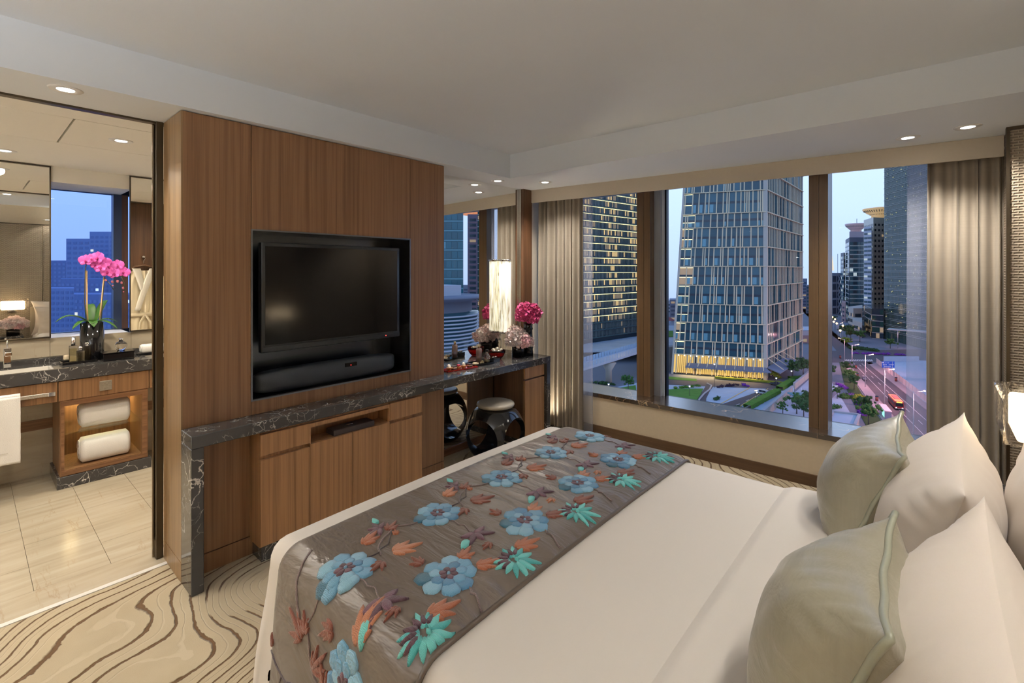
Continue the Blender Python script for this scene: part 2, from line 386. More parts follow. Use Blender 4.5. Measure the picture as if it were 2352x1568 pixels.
# bathroom walls
struct(B(-1.52,-1.4,3.3,6.2,0,2.45).build('wall_bathroom_left',M_bceil))
struct(B(2.5,2.62,3.2,6.2,0,2.45).build('wall_bathroom_right',M_bceil))
wbb=struct(MB().box(-1.4,.452,5.262,5.70,0,2.45).box(.452,.96,5.262,5.70,0,1.055).box(.96,2.5,5.262,5.30,0,2.45).box(1.42,2.5,5.30,5.7,0,2.45).box(.452,.96,5.242,5.70,2.303,2.45).build('wall_bathroom_back',M_bceil))
B(-1.4,.447,5.244,5.262,.92,1.066).build('backsplash',M_stone,wbb)
B(.449,.957,5.244,5.262,.92,1.066).build('backsplash',M_stone,wbb)
B(.959,2.5,5.244,5.262,.92,1.066).build('backsplash',M_stone,wbb)
B(-1.4,2.5,5.24,5.262,0,.36).build('skirting',M_stone,wbb)
B(-1.4,2.5,5.236,5.262,.36,.44).build('wood_rail',M_woodx,wbb)
B(-1.4,2.5,5.24,5.262,.44,.79).build('apron',M_stone,wbb)
w2=struct(MB().box(.44,.47,5.70,5.76,1.0,2.45).box(.44,1.4,5.70,5.76,1.02,1.06).box(.44,1.4,5.70,5.76,2.30,2.36).build('window_2',M_blackmet))
B(.47,.905,5.725,5.735,1.06,2.30).build('pane',M_panebath,w2)
B(.905,.965,5.66,5.76,1.06,2.30).build('mullion',plain('steel_blue_frame',(.07,.09,.13),.4,.6),w2)
B(.965,1.012,5.66,5.76,1.06,2.30).build('mullion',M_wooddk,w2)
B(1.012,1.4,5.725,5.735,1.06,2.30).build('pane',M_panebath,w2)
# ---------------- window wall
def wallx(y): return 4.084+(2.44-y)*.037
def sillx(y): return 4.075+(2.44-y)*.037
def glx(y): return 4.40+(2.4-y)*.07
def valx(y): return 3.849+(3.102-y)*.094
wr_=struct(MB().hexa([(wallx(3.175),3.175),(wallx(.2),.2),(glx(.2),.2),(glx(3.175),3.175)],0,.36).box(4.30,glx(.2),-.5,.2,0,.36).build('wall_right',M_wall))
struct(MB().hexa([(wallx(3.17)-.014,3.17),(wallx(.2)-.014,.2),(wallx(.2),.2),(wallx(3.17),3.17)],0,.088).build('baseboard_right',M_woody))
w1=struct(MB().hexa([(glx(3.2)+.0,3.2),(glx(-.6)+.0,-.6),(glx(-.6)+.03,-.6),(glx(3.2)+.03,3.2)],.36,.400).box(4.60,4.72,-.6,3.3,2.424,2.6).build('window_1',M_blackmet))
MB().hexa([(sillx(3.17),3.17),(sillx(.2),.2),(glx(.2),.2),(glx(3.17),3.17)],.362,.401).build('sill',M_marbleb,w1)
B(4.29,glx(.2),-.5,.2,.362,.401).build('sill',M_marbleb,w1)
for y0,y1 in((2.10,3.17),(.69,1.93),(-.5,.61)):
    MB().hexa([(glx(y1),y1),(glx(y0),y0),(glx(y0)+.012,y0),(glx(y1)+.012,y1)],.401,2.424).build('pane',M_pane,w1)
def post(ya,yb,xf,depth,m,name):
    MB().box(xf,xf+depth,ya,yb,.401,2.42).build(name,m,w1)
M_mul=wood('mullion_wood',(.085,.047,.021),(.155,.092,.043),.35,'z',46)
post(2.0785,2.146,4.282,.14,M_mul,'mullion'); post(2.010,2.0765,4.284,.14,M_mul,'mullion')
post(1.945,2.03,4.37,.09,plain('grey_alu_frame',(.34,.37,.42),.45,.1),'mullion'); post(1.925,1.945,4.40,.06,plain('light_alu',(.62,.68,.74),.4,.1),'mullion')
post(1.908,1.925,4.42,.05,M_blackmet,'mullion')
post(.649,.712,4.272,.2,M_mul,'mullion'); post(.588,.647,4.276,.2,M_mul,'mullion')
# pelmet (fabric faced)
pv=struct(MB().hexa([(valx(3.104),3.104),(valx(-.33),-.33),(valx(-.33)+.018,-.33),(valx(3.104)+.018,3.104)],2.297,2.424).build('trim_3',plain('pelmet_fabric',(.62,.55,.45),.8,0,.2,.03,60,.1,300)))
MB().hexa([(valx(3.1)+.07,3.1),(valx(-.33)+.04,-.33),(valx(-.33)+.08,-.33),(valx(3.1)+.13,3.1)],2.36,2.424).build('curtain_track',M_white,pv)
# ============================================================ downlights
def downlight(x,y,z,power,label,vis=True,ang=110,col=(1,.93,.85)):
    r=empty('downlight',(x,y,z),label,'light','recessed ceiling downlights')
    MB().lathe([(.030,-.001),(.034,-.004),(.058,-.005),(.062,-.001),(.062,.0)],(x,y,z),28,cap=False).build('trim_ring',M_white,r)
    MB().lathe([(0,-.003),(.031,-.003)],(x,y,z),24,cap=False).build('lens',M_down,r)
    if power:
        l=bpy.data.lights.new('downlight_beam','SPOT'); l.energy=power; l.color=col; l.spot_size=R(ang); l.spot_blend=.75; l.shadow_soft_size=.035
        o=bpy.data.objects.new('downlight_beam',l); COL.objects.link(o); o.location=(x,y,z-.02); adopt(o,r)
    return r
DLP=34
for x,y,p,a,lb in((.305,2.969,26,125,'round recessed downlight in the soffit above the bathroom opening'),
  (.658,3.88,40,140,'round downlight in the bathroom ceiling panel, nearest the robe mirror'),
  (.185,4.80,30,140,'round downlight in the bathroom ceiling above the basin mirror'),
  (3.234,3.006,40,120,'small downlight in the soffit over the desk mirror'),
  (3.573,2.718,28,125,'downlight in the window soffit beside the left curtain'),
  (3.86,.113,30,120,'first of the two downlights by the right curtain, nearer the tower view'),
  (3.80,-.155,30,120,'second of the two downlights by the right curtain, nearer the woven panel'),
  (-2.1,2.0,46,130,'added fill downlight in the left soffit by the room entrance'),(-2.1,.4,40,130,'added fill downlight in the left soffit beside the headboard'),  # from here on, out-of-view downlights added as fill light
  (-.6,3.0,36,130,'added fill downlight in the soffit left of the bathroom opening'),(.9,-.36,15,125,'added fill downlight above the near half of the bed head'),
  (2.3,-.36,15,125,'added fill downlight above the far half of the bed head'),(1.6,-.36,15,125,'added fill downlight above the middle of the bed head'),
  (-.5,4.3,36,140,'added fill downlight in the bathroom ceiling near its left wall'),(1.6,4.4,40,140,'added fill downlight in the bathroom ceiling behind the television wall')):
    downlight(x,y,2.425,p*(1.6 if y<3.1 else 1.4),lb,ang=a if y<3.1 else 168,col=(1,.93,.85) if y<3.1 else (1,.90,.76))

ul=empty('floor_uplight',(3.84,2.93,0),'small floor uplight washing the foot of the desk-end curtain','light')
MB().lathe([(0,0),(.03,0),(.035,.02),(.03,.035),(.024,.035),(.022,.028),(0,.028)],(3.84,2.93,.001),20,True,False).build('housing',M_blackmet,ul)
l=bpy.data.lights.new('uplight_beam','SPOT'); l.energy=26; l.color=(1,.86,.66); l.spot_size=R(120); l.spot_blend=.8; l.shadow_soft_size=.02
o=bpy.data.objects.new('uplight_beam',l); COL.objects.link(o); o.location=(3.84,2.93,.05); o.rotation_euler=(R(180),0,0); adopt(o,ul)

flp=empty('added_fill_lamp',(-1.75,1.1,0),'added unseen floor lamp with pale drum shade, brightening the ceiling','lamp')  # lamp added out of view to lift the ceiling brightness
MB().cyl((-1.75,1.1,0),.15,.001,.02,28).build('base',M_bronze,flp); MB().cyl((-1.75,1.1,0),.012,.02,1.6,10).build('pole',M_bronze,flp)
MB().lathe([(.20,1.5),(.18,1.85)],(-1.75,1.1,0),32,True,False).build('shade',plain('lamp_shade_linen',(.8,.76,.7),.8,Transmission_Weight=0.0),flp)
l=bpy.data.lights.new('added_fill_bulb','POINT'); l.energy=260; l.color=(.97,.98,1.0); l.shadow_soft_size=.08
o=bpy.data.objects.new('added_fill_bulb',l); COL.objects.link(o); o.location=(-1.75,1.1,1.78); adopt(o,flp)
# ============================================================ BED
BX0,BX1,BYF=.74,2.53,1.885   # top outline: near side, window side, foot
BYH=-.40; ZT=.605; RR=.075; DROP=.60
def fold1(d,r=RR):           # d = cloth length past the edge -> (horizontal, down)
    q=r*PI/2
    if d<=0: return 0,0
    if d<q: a=d/r; return r*math.sin(a),r*(1-math.cos(a))
    k=d-q; return r+k*.11,r+k*.994
def bedS(a,b,off=0.0,raw=False):
    ax=min(max(a,BX0+RR),BX1-RR); by=min(b,BYF-RR)
    da=a-ax; db=b-by; d=math.hypot(da,db)
    h,v=fold1(d)
    ux,uy=(da/d,db/d) if d>1e-6 else (0,0)
    z=ZT-v
    nz=1.0; 
    if d>0:
        q=RR*PI/2; an=min(d/RR,PI/2*.93); nx,ny,nz=ux*math.sin(an),uy*math.sin(an),math.cos(an)
    else: nx=ny=0
    puff=.012*math.sin(PI*(ax-BX0)/(BX1-BX0))+.004*N3(a*2.1,b*2.1,3)
    if v>.12: 
        wv=.012*min(1,(v-.12)/.3)*math.sin((a if abs(db)>abs(da) else b)*17+1.3*math.sin(a*5+b*4)); h+=wv
    p=Vector((ax+ux*h,by+uy*h,z+puff*max(0,nz)))
    return p+Vector((nx,ny,nz))*off
def bed_normal(a,b):
    e_=.004; p=bedS(a,b); return (bedS(a+e_,b)-p).cross(bedS(a,b+e_)-p).normalized()
M_linen_top=M_linen
bed=empty('bed',(1.63,.75,0),'king-size bed made up with cream white duvet facing the television wall','bed')
B(.80,2.47,-.42,1.79,.05,.32).build('bed_base',plain('bed_base_fabric',(.2,.16,.12),.9),bed)
B(.77,2.50,-.42,1.80,.32,.56).build('mattress',M_linen,bed)
au=frange(BX0+RR-DROP,BX1-RR+DROP,96); bu=frange(.42,BYF-RR+DROP,80)
du=MB().grid(lambda a,b:tuple(bedS(a,b)),au,bu).build('duvet',M_linen,bed); tag(du,'smooth cream duvet hanging to the floor at the foot')
# turned-down top sheet fold
def foldS(a,b):
    k=(b-.0)/.475
    o=.016+.010*math.sin(PI*min(1,max(0,k)))
    if k>1: o=.016*(1-(k-1)*14)
    return tuple(bedS(a,b,max(.001,o)))
fs_=MB().grid(foldS,frange(BX0+RR-.45,BX1-RR+.45,80),[-.40,-.2,0,.1,.2,.3,.38,.43,.455,.468,.475,.485,.495,.505]).build('turned_down_sheet',M_linen,bed)
# ------------------------------------------------------------ headboard (upholstered, behind the pillows)
hb=empty('headboard',(1.63,-.45,0),'low upholstered headboard behind the stacked bed pillows','headboard')
MB().rbox(.70,2.56,-.477,-.425,.05,1.02,.02,3).build('cushion_panel',cloth('headboard_fabric',(.32,.27,.2),.8),hb)
MB().box(.70,2.56,-.477,-.43,.0,.05).build('plinth',M_wooddk,hb)
# ============================================================ BED RUNNER
def silk_mat():
    q=NM('taupe_silk'); v=q.co((1,1,1)); 
    n1=q.noise(q.co((2.0,2.0,2.0)),1.6,2,.5,.3); 
    st=q.noise(q.co((90,9,40)),1,2)
    c=q.mix(n1,(.118,.091,.071),(.165,.130,.102))
    q.set(c,q.math('ADD',q.math('MULTIPLY',n1,.16),.27),0,.8); q.b.inputs['Sheen Weight'].default_value=.2
    q.b.inputs['Anisotropic'].default_value=.5
    w=q.noise(q.co((11,3.0,8),(0,0,R(32))),1,4,.55,.6)
    h=q.math('ADD',q.math('MULTIPLY',w,1.0),q.math('MULTIPLY',st,.02)); q.bump(h,.75,.03); return q.m
M_silk=silk_mat()
RY0,RY1=.965,1.735
run=empty('bed_runner',(1.63,1.37,.62),'taupe silk bed runner embroidered with blue and turquoise flowers across the bed foot','bed runner')
def runS(a,b,off=0.0):
    s=min(1,max(0,(b-RY0)/.09)); s2=min(1,max(0,(RY1-b)/.03))
    o=.003+.020*math.sin(s*PI/2)*(.35+.65*math.sin(s2*PI/2))
    w=.0035*math.exp(-((b-RY0)/.07)**2)*math.sin(a*75+4*math.sin(a*13))+.0018*N3(a*7,b*5,1)+.0016*N3(a*16,b*9,7)
    return bedS(a,b,o+w+off)
ra=frange(BX0+RR-.52,BX1-RR+.52,170); rb=sorted(set([RY0+x for x in(0,.006,.014,.025,.04,.06,.09)]+frange(RY0+.11,RY1-.05,28)+[RY1-.03,RY1-.015,RY1-.005,RY1]))
MB().grid(lambda a,b:tuple(runS(a,b)),ra,rb).build('silk_cloth',M_silk,run)
M_pipe=plain('taupe_piping',(.10,.075,.055),.35,0,.6)
MB().tube([tuple(bedS(a,RY0-.004,.008)) for a in ra],.0075,7).build('piping',M_pipe,run)
MB().tube([tuple(bedS(a,RY1+.002,.005)) for a in ra],.004,6).build('piping',M_pipe,run)
def thread(name,c):
    q=NM(name); n=q.noise(q.co(),220,2); w=q.n('TexWave',wave_type='BANDS'); w.inputs['Scale'].default_value=110; w.inputs['Distortion'].default_value=6; q.l(q.co(),w.inputs[0])
    q.set(q.mix(q.math('MULTIPLY',w.outputs['Fac'],.6),c,tuple(min(1,x*1.45) for x in c)),.5,0,.5); q.bump(w.outputs['Fac'],.5,.003); q.b.inputs['Sheen Weight'].default_value=.3; return q.m
T_bl=[thread('thread_sky_blue',(.15,.36,.54)),thread('thread_mid_blue',(.075,.23,.40)),thread('thread_pale_blue',(.25,.48,.64)),thread('thread_deep_teal',(.03,.13,.20))]
T_tq=[thread('thread_turquoise',(.16,.60,.58)),thread('thread_sea_green',(.07,.42,.42))]
T_pl=thread('thread_plum',(.075,.025,.04)); T_mv=thread('thread_mauve',(.14,.06,.085)); T_or=[thread('thread_rust',(.36,.115,.05)),thread('thread_orange',(.46,.18,.09)),thread('thread_brick',(.19,.05,.025))]; T_st=thread('thread_taupe_stem',(.19,.135,.125)); T_sd=thread('thread_dark_stem',(.05,.03,.035))
EO=.0046
def petal(pts,mat,name='petal',par=run,dome=.0022,off=EO):
    # pts: closed outline in (a,b) cloth space -> domed embroidered patch
    pts=[(p[0],min(max(p[1],RY0+.010),RY1-.008)) for p in pts]
    n=len(pts); ca=sum(p[0] for p in pts)/n; cb=sum(p[1] for p in pts)/n
    vs=[tuple(runS(ca,cb,off+dome))]
    for k,(rad,d) in enumerate(((.6,dome*.8),(1.0,0),(1.0,-.007))):
        for p in pts: vs.append(tuple(runS(ca+(p[0]-ca)*rad,cb+(p[1]-cb)*rad,off+d)))
    fs=[(0,1+i,1+(i+1)%n) for i in range(n)]
    for k in(0,1): fs+=[(1+k*n+i,1+(k+1)*n+i,1+(k+1)*n+(i+1)%n,1+k*n+(i+1)%n) for i in range(n)]
    return MB().add(vs,fs,True).build(name,mat,par)
def shape(c,ang,L,Wd,kind='round',n=14,tip=0):
    out=[]; ca,sa=math.cos(ang),math.sin(ang)
    for i in range(n):
        t=TAU*i/n; u=(1-math.cos(t))/2; w=math.sin(t)
        if kind=='round': ww=Wd*w*(.45+.55*u); uu=u*L+.04*L*math.cos(6*t)
        elif kind=='leaf': ww=Wd*w*math.sin(PI*min(1,u**.75))**.55*(1 if i%2 else .86); uu=u*L
        elif kind=='lance': ww=Wd*w*(1.15-u*.75); uu=u*L
        out.append((c[0]+uu*ca-ww*sa,c[1]+uu*sa+ww*ca))
    return out
rnd=random.Random(11)
def blue_flower(c,r,rot=0,oval=1.0):
    n=8
    for k in range(n):
        a=rot+TAU*k/n+rnd.uniform(-.12,.12); L=r*rnd.uniform(.86,1.1)
        petal(shape((c[0]+.30*r*math.cos(a),c[1]+.30*r*math.sin(a)),a,L*.74,r*.40,'round',16),T_bl[rnd.choice((0,0,1,2,2))] if k!=3 else T_bl[3],off=EO+.0006*(k%3))
    for k in range(7):
        a=rot+.35+TAU*k/7; petal(shape((c[0]+.16*r*math.cos(a),c[1]+.16*r*math.sin(a)),a,r*.50,r*.27,'round',14),T_bl[rnd.choice((0,1,2))],off=EO+.0024)
    for k in range(6):
        a=rot+TAU*k/6; petal(shape((c[0]+.06*r*math.cos(a),c[1]+.06*r*math.sin(a)),a,r*.27,r*.15,'round',10),T_pl if k%2 else T_mv,'flower_centre',off=EO+.0042)
    petal(shape((c[0]-.06*r,c[1]),rot,r*.13,r*.07,'round',8),T_bl[2],'flower_centre',off=EO+.006)
def teal_flower(c,r,ang):
    for k in range(11):
        a=ang+(k-5)*.52; L=r*(1.25 if abs(k-5)<2 else .95)*rnd.uniform(.9,1.1)
        petal(shape((c[0]+.18*r*math.cos(a),c[1]+.18*r*math.sin(a)),a,L*.8,r*.16,'lance',12),T_tq[rnd.choice((0,0,1))],off=EO+.0008*(k%3))
    for k in range(6):
        a=ang+PI+(k-2.5)*.5; petal(shape((c[0]+.02*math.cos(a),c[1]+.02*math.sin(a)),a,r*.5,r*.12,'lance',10),T_pl,'flower_centre',off=EO+.003)
    petal(shape(c,ang,r*.2,r*.09,'round',8),T_tq[0],'flower_centre',off=EO+.006)
def leaf(c,ang,L,col=None,w=.42):
    m=col or rnd.choice((T_or[0],T_or[0],T_or[1],T_or[2])); L*=.88
    for k,(da,l,ww,o) in enumerate(((0,1.0,.15,.0012),(.5,.74,.15,.0006),(-.5,.74,.15,.0),(.95,.46,.13,.0002),(-.95,.46,.13,.0004))):
        petal(shape(c,ang+da+.12*math.sin(k*3+L*90),L*l,L*ww*(w/.42),'lance',12),m,'leaf',off=EO+o)
def plum(c,ang,s=1):
    for k in range(5):
        petal(shape(c,ang+(k-2)*.9,.062*s*(1.2 if k%2 else .9),.016*s,'lance',10),T_pl if k%2 else T_mv,'leaf')
    petal(shape((c[0]+.05*s*math.cos(ang-1.2),c[1]+.05*s*math.sin(ang-1.2)),ang-1.0,.055*s,.018*s,'lance',10),T_tq[0],'leaf',off=EO+.002)
def stem(pts,r=.0035,m=None):
    P=[]
    for i in range(len(pts)-1):
        for t in(0,.25,.5,.75): P.append((lerp(pts[i][0],pts[i+1][0],t)+.006*math.sin(i*7+t*6),lerp(pts[i][1],pts[i+1][1],t)+.006*math.cos(i*5+t*7)))
    P.append(pts[-1])
    P=[(a,min(max(b,RY0+.01),RY1-.01)) for a,b in P]
    MB().tube([tuple(runS(a,b,.0015)) for a,b in P],r*.85,6).build('stem',m or T_st,run)
def px_bed(px,py,z=.628):
    u=(px-CX)/FPX; v=(HY-py)/FPX; t=(z-EYE)/v
    return ((FW[0]+RT[0]*u)*t,(FW[1]+RT[1]*u)*t)
# repeated motif measured along the cloth: blooms sit in two rows, every ~0.42 m
UPPER=[px_bed(*p) for p in((795,1312),(1005,1187),(1152,1104),(1265,1045),(1355,1004))]
LOWER=[px_bed(*p) for p in((1030,1325),(1205,1205),(1327,1117),(1420,1060))]
TEAL=[px_bed(*p) for p in((990,1460),(1193,1300),(1333,1187),(1437,1110),(1518,1053))]
for c in UPPER: blue_flower(c,.088,rnd.uniform(0,1))
for c in LOWER: blue_flower(c,.095,rnd.uniform(0,1))
for c in TEAL: teal_flower((c[0],c[1]+.022),.078,-1.45+rnd.uniform(-.2,.2))
dA=((UPPER[3][0]-UPPER[0][0])/3); 
for k,c in enumerate(UPPER):
    stem([(c[0]-.06,c[1]+.0),(c[0]-.16,c[1]+.05),(c[0]-.25,c[1]+.02),(c[0]-.30,c[1]-.06)],.0042); stem([(c[0],c[1]-.07),(c[0]+.01,c[1]-.14),(c[0]+.0,c[1]-.20)],.003)
    plum((c[0]+.0,c[1]-.21),-1.7); leaf((c[0]-.19,c[1]+.055),.5,.075,T_or[2]); leaf((c[0]+.12,c[1]+.09),.3,.10); leaf((c[0]+.16,c[1]-.03),-.35,.12); leaf((c[0]+.10,c[1]-.055),-2.8,.07,T_or[2])
    stem([(c[0]+.08,c[1]),(c[0]+.17,c[1]+.02),(c[0]+.23,c[1]+.08)],.003,T_sd); plum((c[0]+.21,c[1]+.13),2.4,.8); leaf((c[0]+.23,c[1]+.05),1.2,.04)
for k,c in enumerate(LOWER):
    stem([(c[0],c[1]-.08),(c[0]-.01,c[1]-.13),(c[0]-.03,c[1]-.19)],.0045,T_st); leaf((c[0]+.09,c[1]-.04),-.5,.095); leaf((c[0]+.08,c[1]+.03),.25,.09); leaf((c[0]-.15,c[1]-.09),-.3,.115); leaf((c[0]-.02,c[1]+.11),1.7,.065); leaf((c[0]-.19,c[1]-.0),-2.9,.05)
# motifs that hang over the near side of the bed
blue_flower((.60,1.24),.10,.4); blue_flower((.33,1.52),.09,.9)
leaf((.70,1.33),2.0,.10,T_or[2]); leaf((.72,1.2),.2,.12,T_or[1]); leaf((.60,1.50),1.2,.13,T_or[2],.3); leaf((.55,1.42),-.7,.12,T_or[2],.3); leaf((.48,1.70),1.0,.05,T_or[2]); leaf((.52,1.34),.4,.10,T_or[2],.35)
stem([(.40,1.50),(.44,1.40),(.46,1.50),(.43,1.62),(.45,1.72)],.004,T_sd); stem([(.43,1.60),(.36,1.66),(.30,1.64)],.0035,T_sd); plum((.28,1.63),-2.2,1.2); leaf((.36,1.74),1.5,.05,T_or[2]); stem([(.62,1.52),(.70,1.56),(.80,1.62)],.005,T_st)
# ============================================================ PILLOWS
M_pillow=cloth('ivory_pillow_cotton',(.74,.66,.575),.6,.2,500,.05,.03)
def satin_mat():
    q=NM('sage_satin'); st=q.noise(q.co((8,120,8),(0,0,0)),1,3); n=q.noise(q.co(),5,3)
    c=q.mix(n,(.28,.26,.185),(.36,.335,.24)); c=q.mix(q.math('MULTIPLY',st,.35),c,(.45,.42,.31))
    q.set(c,.28,0,.7); q.b.inputs['Sheen Weight'].default_value=.3; q.b.inputs['Anisotropic'].default_value=.4; q.bump(q.noise(q.co((5,16,16)),1,4,.6,.8),.35,.012); return q.m
M_satin=satin_mat(); M_satinp=plain('sage_piping',(.36,.37,.28),.3,0,.6)
def pillow(name,label,cat,group,c,w,h,t,tilt,yaw,roll,mat,seed,pipe=None,bow=.07,wr=1.0):
    r=empty(name,c,label,cat,group)
    M=Matrix.Translation(c)@Matrix.Rotation(R(yaw),4,'Z')@Matrix.Rotation(R(tilt),4,'X')@Matrix.Rotation(R(roll),4,'Y')
    def edge(u,v):
        bu=1-bow*(1-v*v)**1.0*abs(u)**2 ; bv=1-bow*(1-u*u)*abs(v)**2
        k=1+.05*(abs(u*v))**3
        return u*bu*w/2*k,v*bv*h/2*k
    def P(u,v,s):
        x,z=edge(u,v)
        e1=max(0,1-abs(u)**2.4)**.62; e2=max(0,1-abs(v)**2.4)**.62
        th=t/2*e1*e2*(1+.10*N3(u*1.3+seed,v*1.3,s*2))
        rim=max(abs(u),abs(v)); 
        fold=wr*.006*math.sin((u*9 if abs(v)>abs(u) else v*9)*3.1+seed+3*N3(u*2,v*2,seed))*max(0,(rim-.55)/.45)*(1-rim)*4
        fold+=wr*.010*N3(u*3.1+seed,v*2.3,s*3+seed)*e1*e2
        sag=.03*h*(1-(v+1)/2)*0
        return M@Vector((x,s*(th+fold*(1 if rim<.999 else 0)),z))
    us=[math.sin(PI/2*x) for x in frange(-1,1,45)]
    m=MB(); m.grid(lambda u,v:tuple(P(u,v,1)),us,us,True,True); m.grid(lambda u,v:tuple(P(u,v,-1)),us,us,True,False)
    o=m.build('cover' ,mat,r)
    if pipe:
        pts=[]
        for k in range(4):
            for x in frange(-1,1,25)[:-1]:
                uv=((x,-1),(1,x),(-x,1),(-1,-x))[k]; p_=P(uv[0],uv[1],1); pts.append(tuple(p_+(M.to_3x3()@Vector((0,.002*math.sin(x*9+k),0)))))
        MB().tube(pts,.0075,7,closed=True).build('piping',pipe,r)
    return r
pillow('bed_pillow','plump ivory pillow nearest the camera, leaning behind the front sage cushion','pillow','ivory bed pillows',(1.20,-.035,.782),.92,.50,.30,14,0,0,M_pillow,1.0)
pillow('bed_pillow','plump ivory pillow on the window side, behind the far sage cushion','pillow','ivory bed pillows',(2.11,-.015,.79),.92,.50,.30,14,-2,0,M_pillow,4.0)
pillow('bed_pillow','rear ivory pillow against the headboard, camera side','pillow','ivory bed pillows',(1.18,-.29,.845),.92,.52,.24,8,0,0,M_pillow,7.0)
pillow('bed_pillow','rear ivory pillow against the headboard, window side','pillow','ivory bed pillows',(2.10,-.29,.845),.92,.52,.24,8,0,0,M_pillow,9.0)
pillow('throw_cushion','sage green satin cushion with piping, front one nearest the camera','cushion','sage satin cushions',(1.245,.152,.775),.50,.47,.32,22,2,0,M_satin,2.0,M_satinp,.12)
pillow('throw_cushion','sage green satin cushion with piping, farther one by the window','cushion','sage satin cushions',(2.255,.172,.785),.50,.47,.32,22,4,-3,M_satin,5.0,M_satinp,.12)
# ============================================================ BEDSIDE
M_crystal=glass_pane('cast_crystal',(.95,.93,.90),.95,1.0)
M_lampin=emis('lamp_diffuser',(1,.80,.52),5.0,(.8,.75,.65))
def bedlamp(xc,label):
    r=empty('wall_lamp',(xc,-.478,1.06),label,'lamp','bedside wall lamps')
    x0,x1=xc-.165,xc+.165; y0,y1=-.40,-.19; z0,z1=.985,1.155
    # hollow crystal shade with rippled walls
    m=MB()
    def wall(pts,th):
        pass
    n=44
    def ring(z,o):
        out=[]
        for k in range(n*4):
            s=k/(n*4)*4; side=int(s); f_=s-side
            cx_,cy_=((lerp(x0,x1,f_),y0),(x1,lerp(y0,y1,f_)),(lerp(x1,x0,f_),y1),(x0,lerp(y1,y0,f_)))[side]
            nx,ny=((0,-1),(1,0),(0,1),(-1,0))[side]
            w=.0045*math.sin(k*1.9+3*math.sin(z*40))+.003*math.sin(k*.7+z*90)
            out.append((cx_+nx*(o+w if o>=0 else o),cy_+ny*(o+w if o>=0 else o),z))
        return out
    zs_=frange(z0,z1,9); N=n*4; vs=[]
    for z in zs_: vs+=ring(z,0.0-.006*(z1-z)/(z1-z0))
    for z in zs_[::-1]: vs+=ring(z,-.022)
    Rn=len(zs_)*2; fs=[]
    for j in range(Rn):
        j2=(j+1)%Rn
        for k in range(N): fs.append((j*N+k,j*N+(k+1)%N,j2*N+(k+1)%N,j2*N+k))
    MB().add(vs,fs,True).build('crystal_shade',M_crystal,r)
    MB().rbox(x0+.035,x1-.035,y0+.035,y1-.035,z0+.006,z1-.03,.012,2).build('diffuser',M_lampin,r)
    MB().box(xc-.05,xc+.05,-.477,-.40,.955,.975).box(xc-.015,xc+.015,-.40,-.30,.972,.99).build('bracket',M_nickel,r)
LAMPW=9
bedlamp(2.585,'glowing crystal box wall lamp beside the right curtain, at the picture edge')
bedlamp(.50,'glowing crystal box wall lamp seen in the bathroom mirror')
def nightstand(x0,x1,label):
    r=empty('nightstand',((x0+x1)/2,-.26,0),label,'nightstand')
    MB().rbox(x0,x1,-.47,-.06,.04,.56,.006,1).build('body',M_wood2,r)
    MB().rbox(x0-.01,x1+.01,-.475,-.05,.56,.60,.006,1).build('top',M_marble,r)
    B(x0+.02,x1-.02,-.06,-.052,.32,.54).build('drawer',M_wood2,r); B(x0+.02,x1-.02,-.06,-.052,.06,.30).build('drawer',M_wood2,r); B(x0+.03,x1-.03,-.44,-.08,0,.04).build('plinth',M_wooddk,r)
nightstand(2.66,3.2,'wooden nightstand with dark marble top between bed and right curtain'); nightstand(-.02,.60,'wooden nightstand with dark marble top below the mirrored wall lamp')
# ============================================================ MARBLE CONSOLE + CABINETS
co_=empty('console_counter',(2.2,2.9,0),'long dark veined marble counter running from the television wall to the desk','counter')
MB().rbox(.732,2.4905,2.726,2.8915,.722,.785,.003,1).rbox(2.4905,3.69,2.74,3.156,.722,.785,.003,1).build('top',M_marble,co_)
MB().rbox(.732,.787,2.726,2.8915,.0,.722,.003,1).build('leg',M_marble,co_)
MB().rbox(3.635,3.69,2.742,3.104,.0,.722,.003,1).build('leg',M_marble,co_)
cab=empty('media_cabinet',(1.6,2.82,0),'walnut media cabinet with doors below the marble counter','cabinet')
CF=2.738
MB().box(1.062,2.15,CF+.022,2.8915,.085,.583).box(1.062,1.334,CF+.022,2.8915,.583,.715).box(1.884,2.15,CF+.022,2.8915,.583,.715).box(1.334,1.884,CF+.022,2.8915,.702,.715).box(1.334,1.884,2.878,2.8915,.583,.702).build('body',M_wood2,cab)
B(1.075,2.14,CF+.03,2.8915,0,.085).build('plinth',M_marble,cab)
X1,X2,X3,X4,X5=1.059,1.334,1.610,1.884,2.157
for a,b in((X1,X2),(X3+.275,X4+.273)):
    MB().rbox(a+.001,b-.0015,CF,CF+.022,.590,.706,.002,1).build('drawer',M_wood2,cab); MB().rbox(a+.001,b-.0015,CF,CF+.022,.096,.568,.002,1).build('door',M_wood2,cab)
for a,b in((X2,X3),(X3,X4)): MB().rbox(a+.0015,b-.0015,CF,CF+.022,.096,.583,.002,1).build('door',M_wood2,cab)
# open niche between drawers: carve by building a lighter frame in front of the body
MB().box(X2,X4,CF+.004,CF+.022,.678,.702).box(X2,X2+.006,CF+.004,CF+.022,.585,.678).box(X4-.006,X4,CF+.004,CF+.022,.585,.678).build('niche_frame',M_wood2,cab)
# media box in the cabinet niche
mb_=empty('media_box',(1.63,2.80,.584),'slim dark leather box with a silver clasp in the open cabinet niche','box')
MB().rbox(1.49,1.775,2.752,2.85,.5845,.618,.003,1).build('case',plain('dark_leather',(.045,.032,.03),.5,0,.5,.1,40,.3,200),mb_)
MB().tube([(1.60,2.80,.621),(1.615,2.785,.623),(1.635,2.785,.623),(1.645,2.80,.621)],.003,6).build('clasp',M_chrome,mb_)
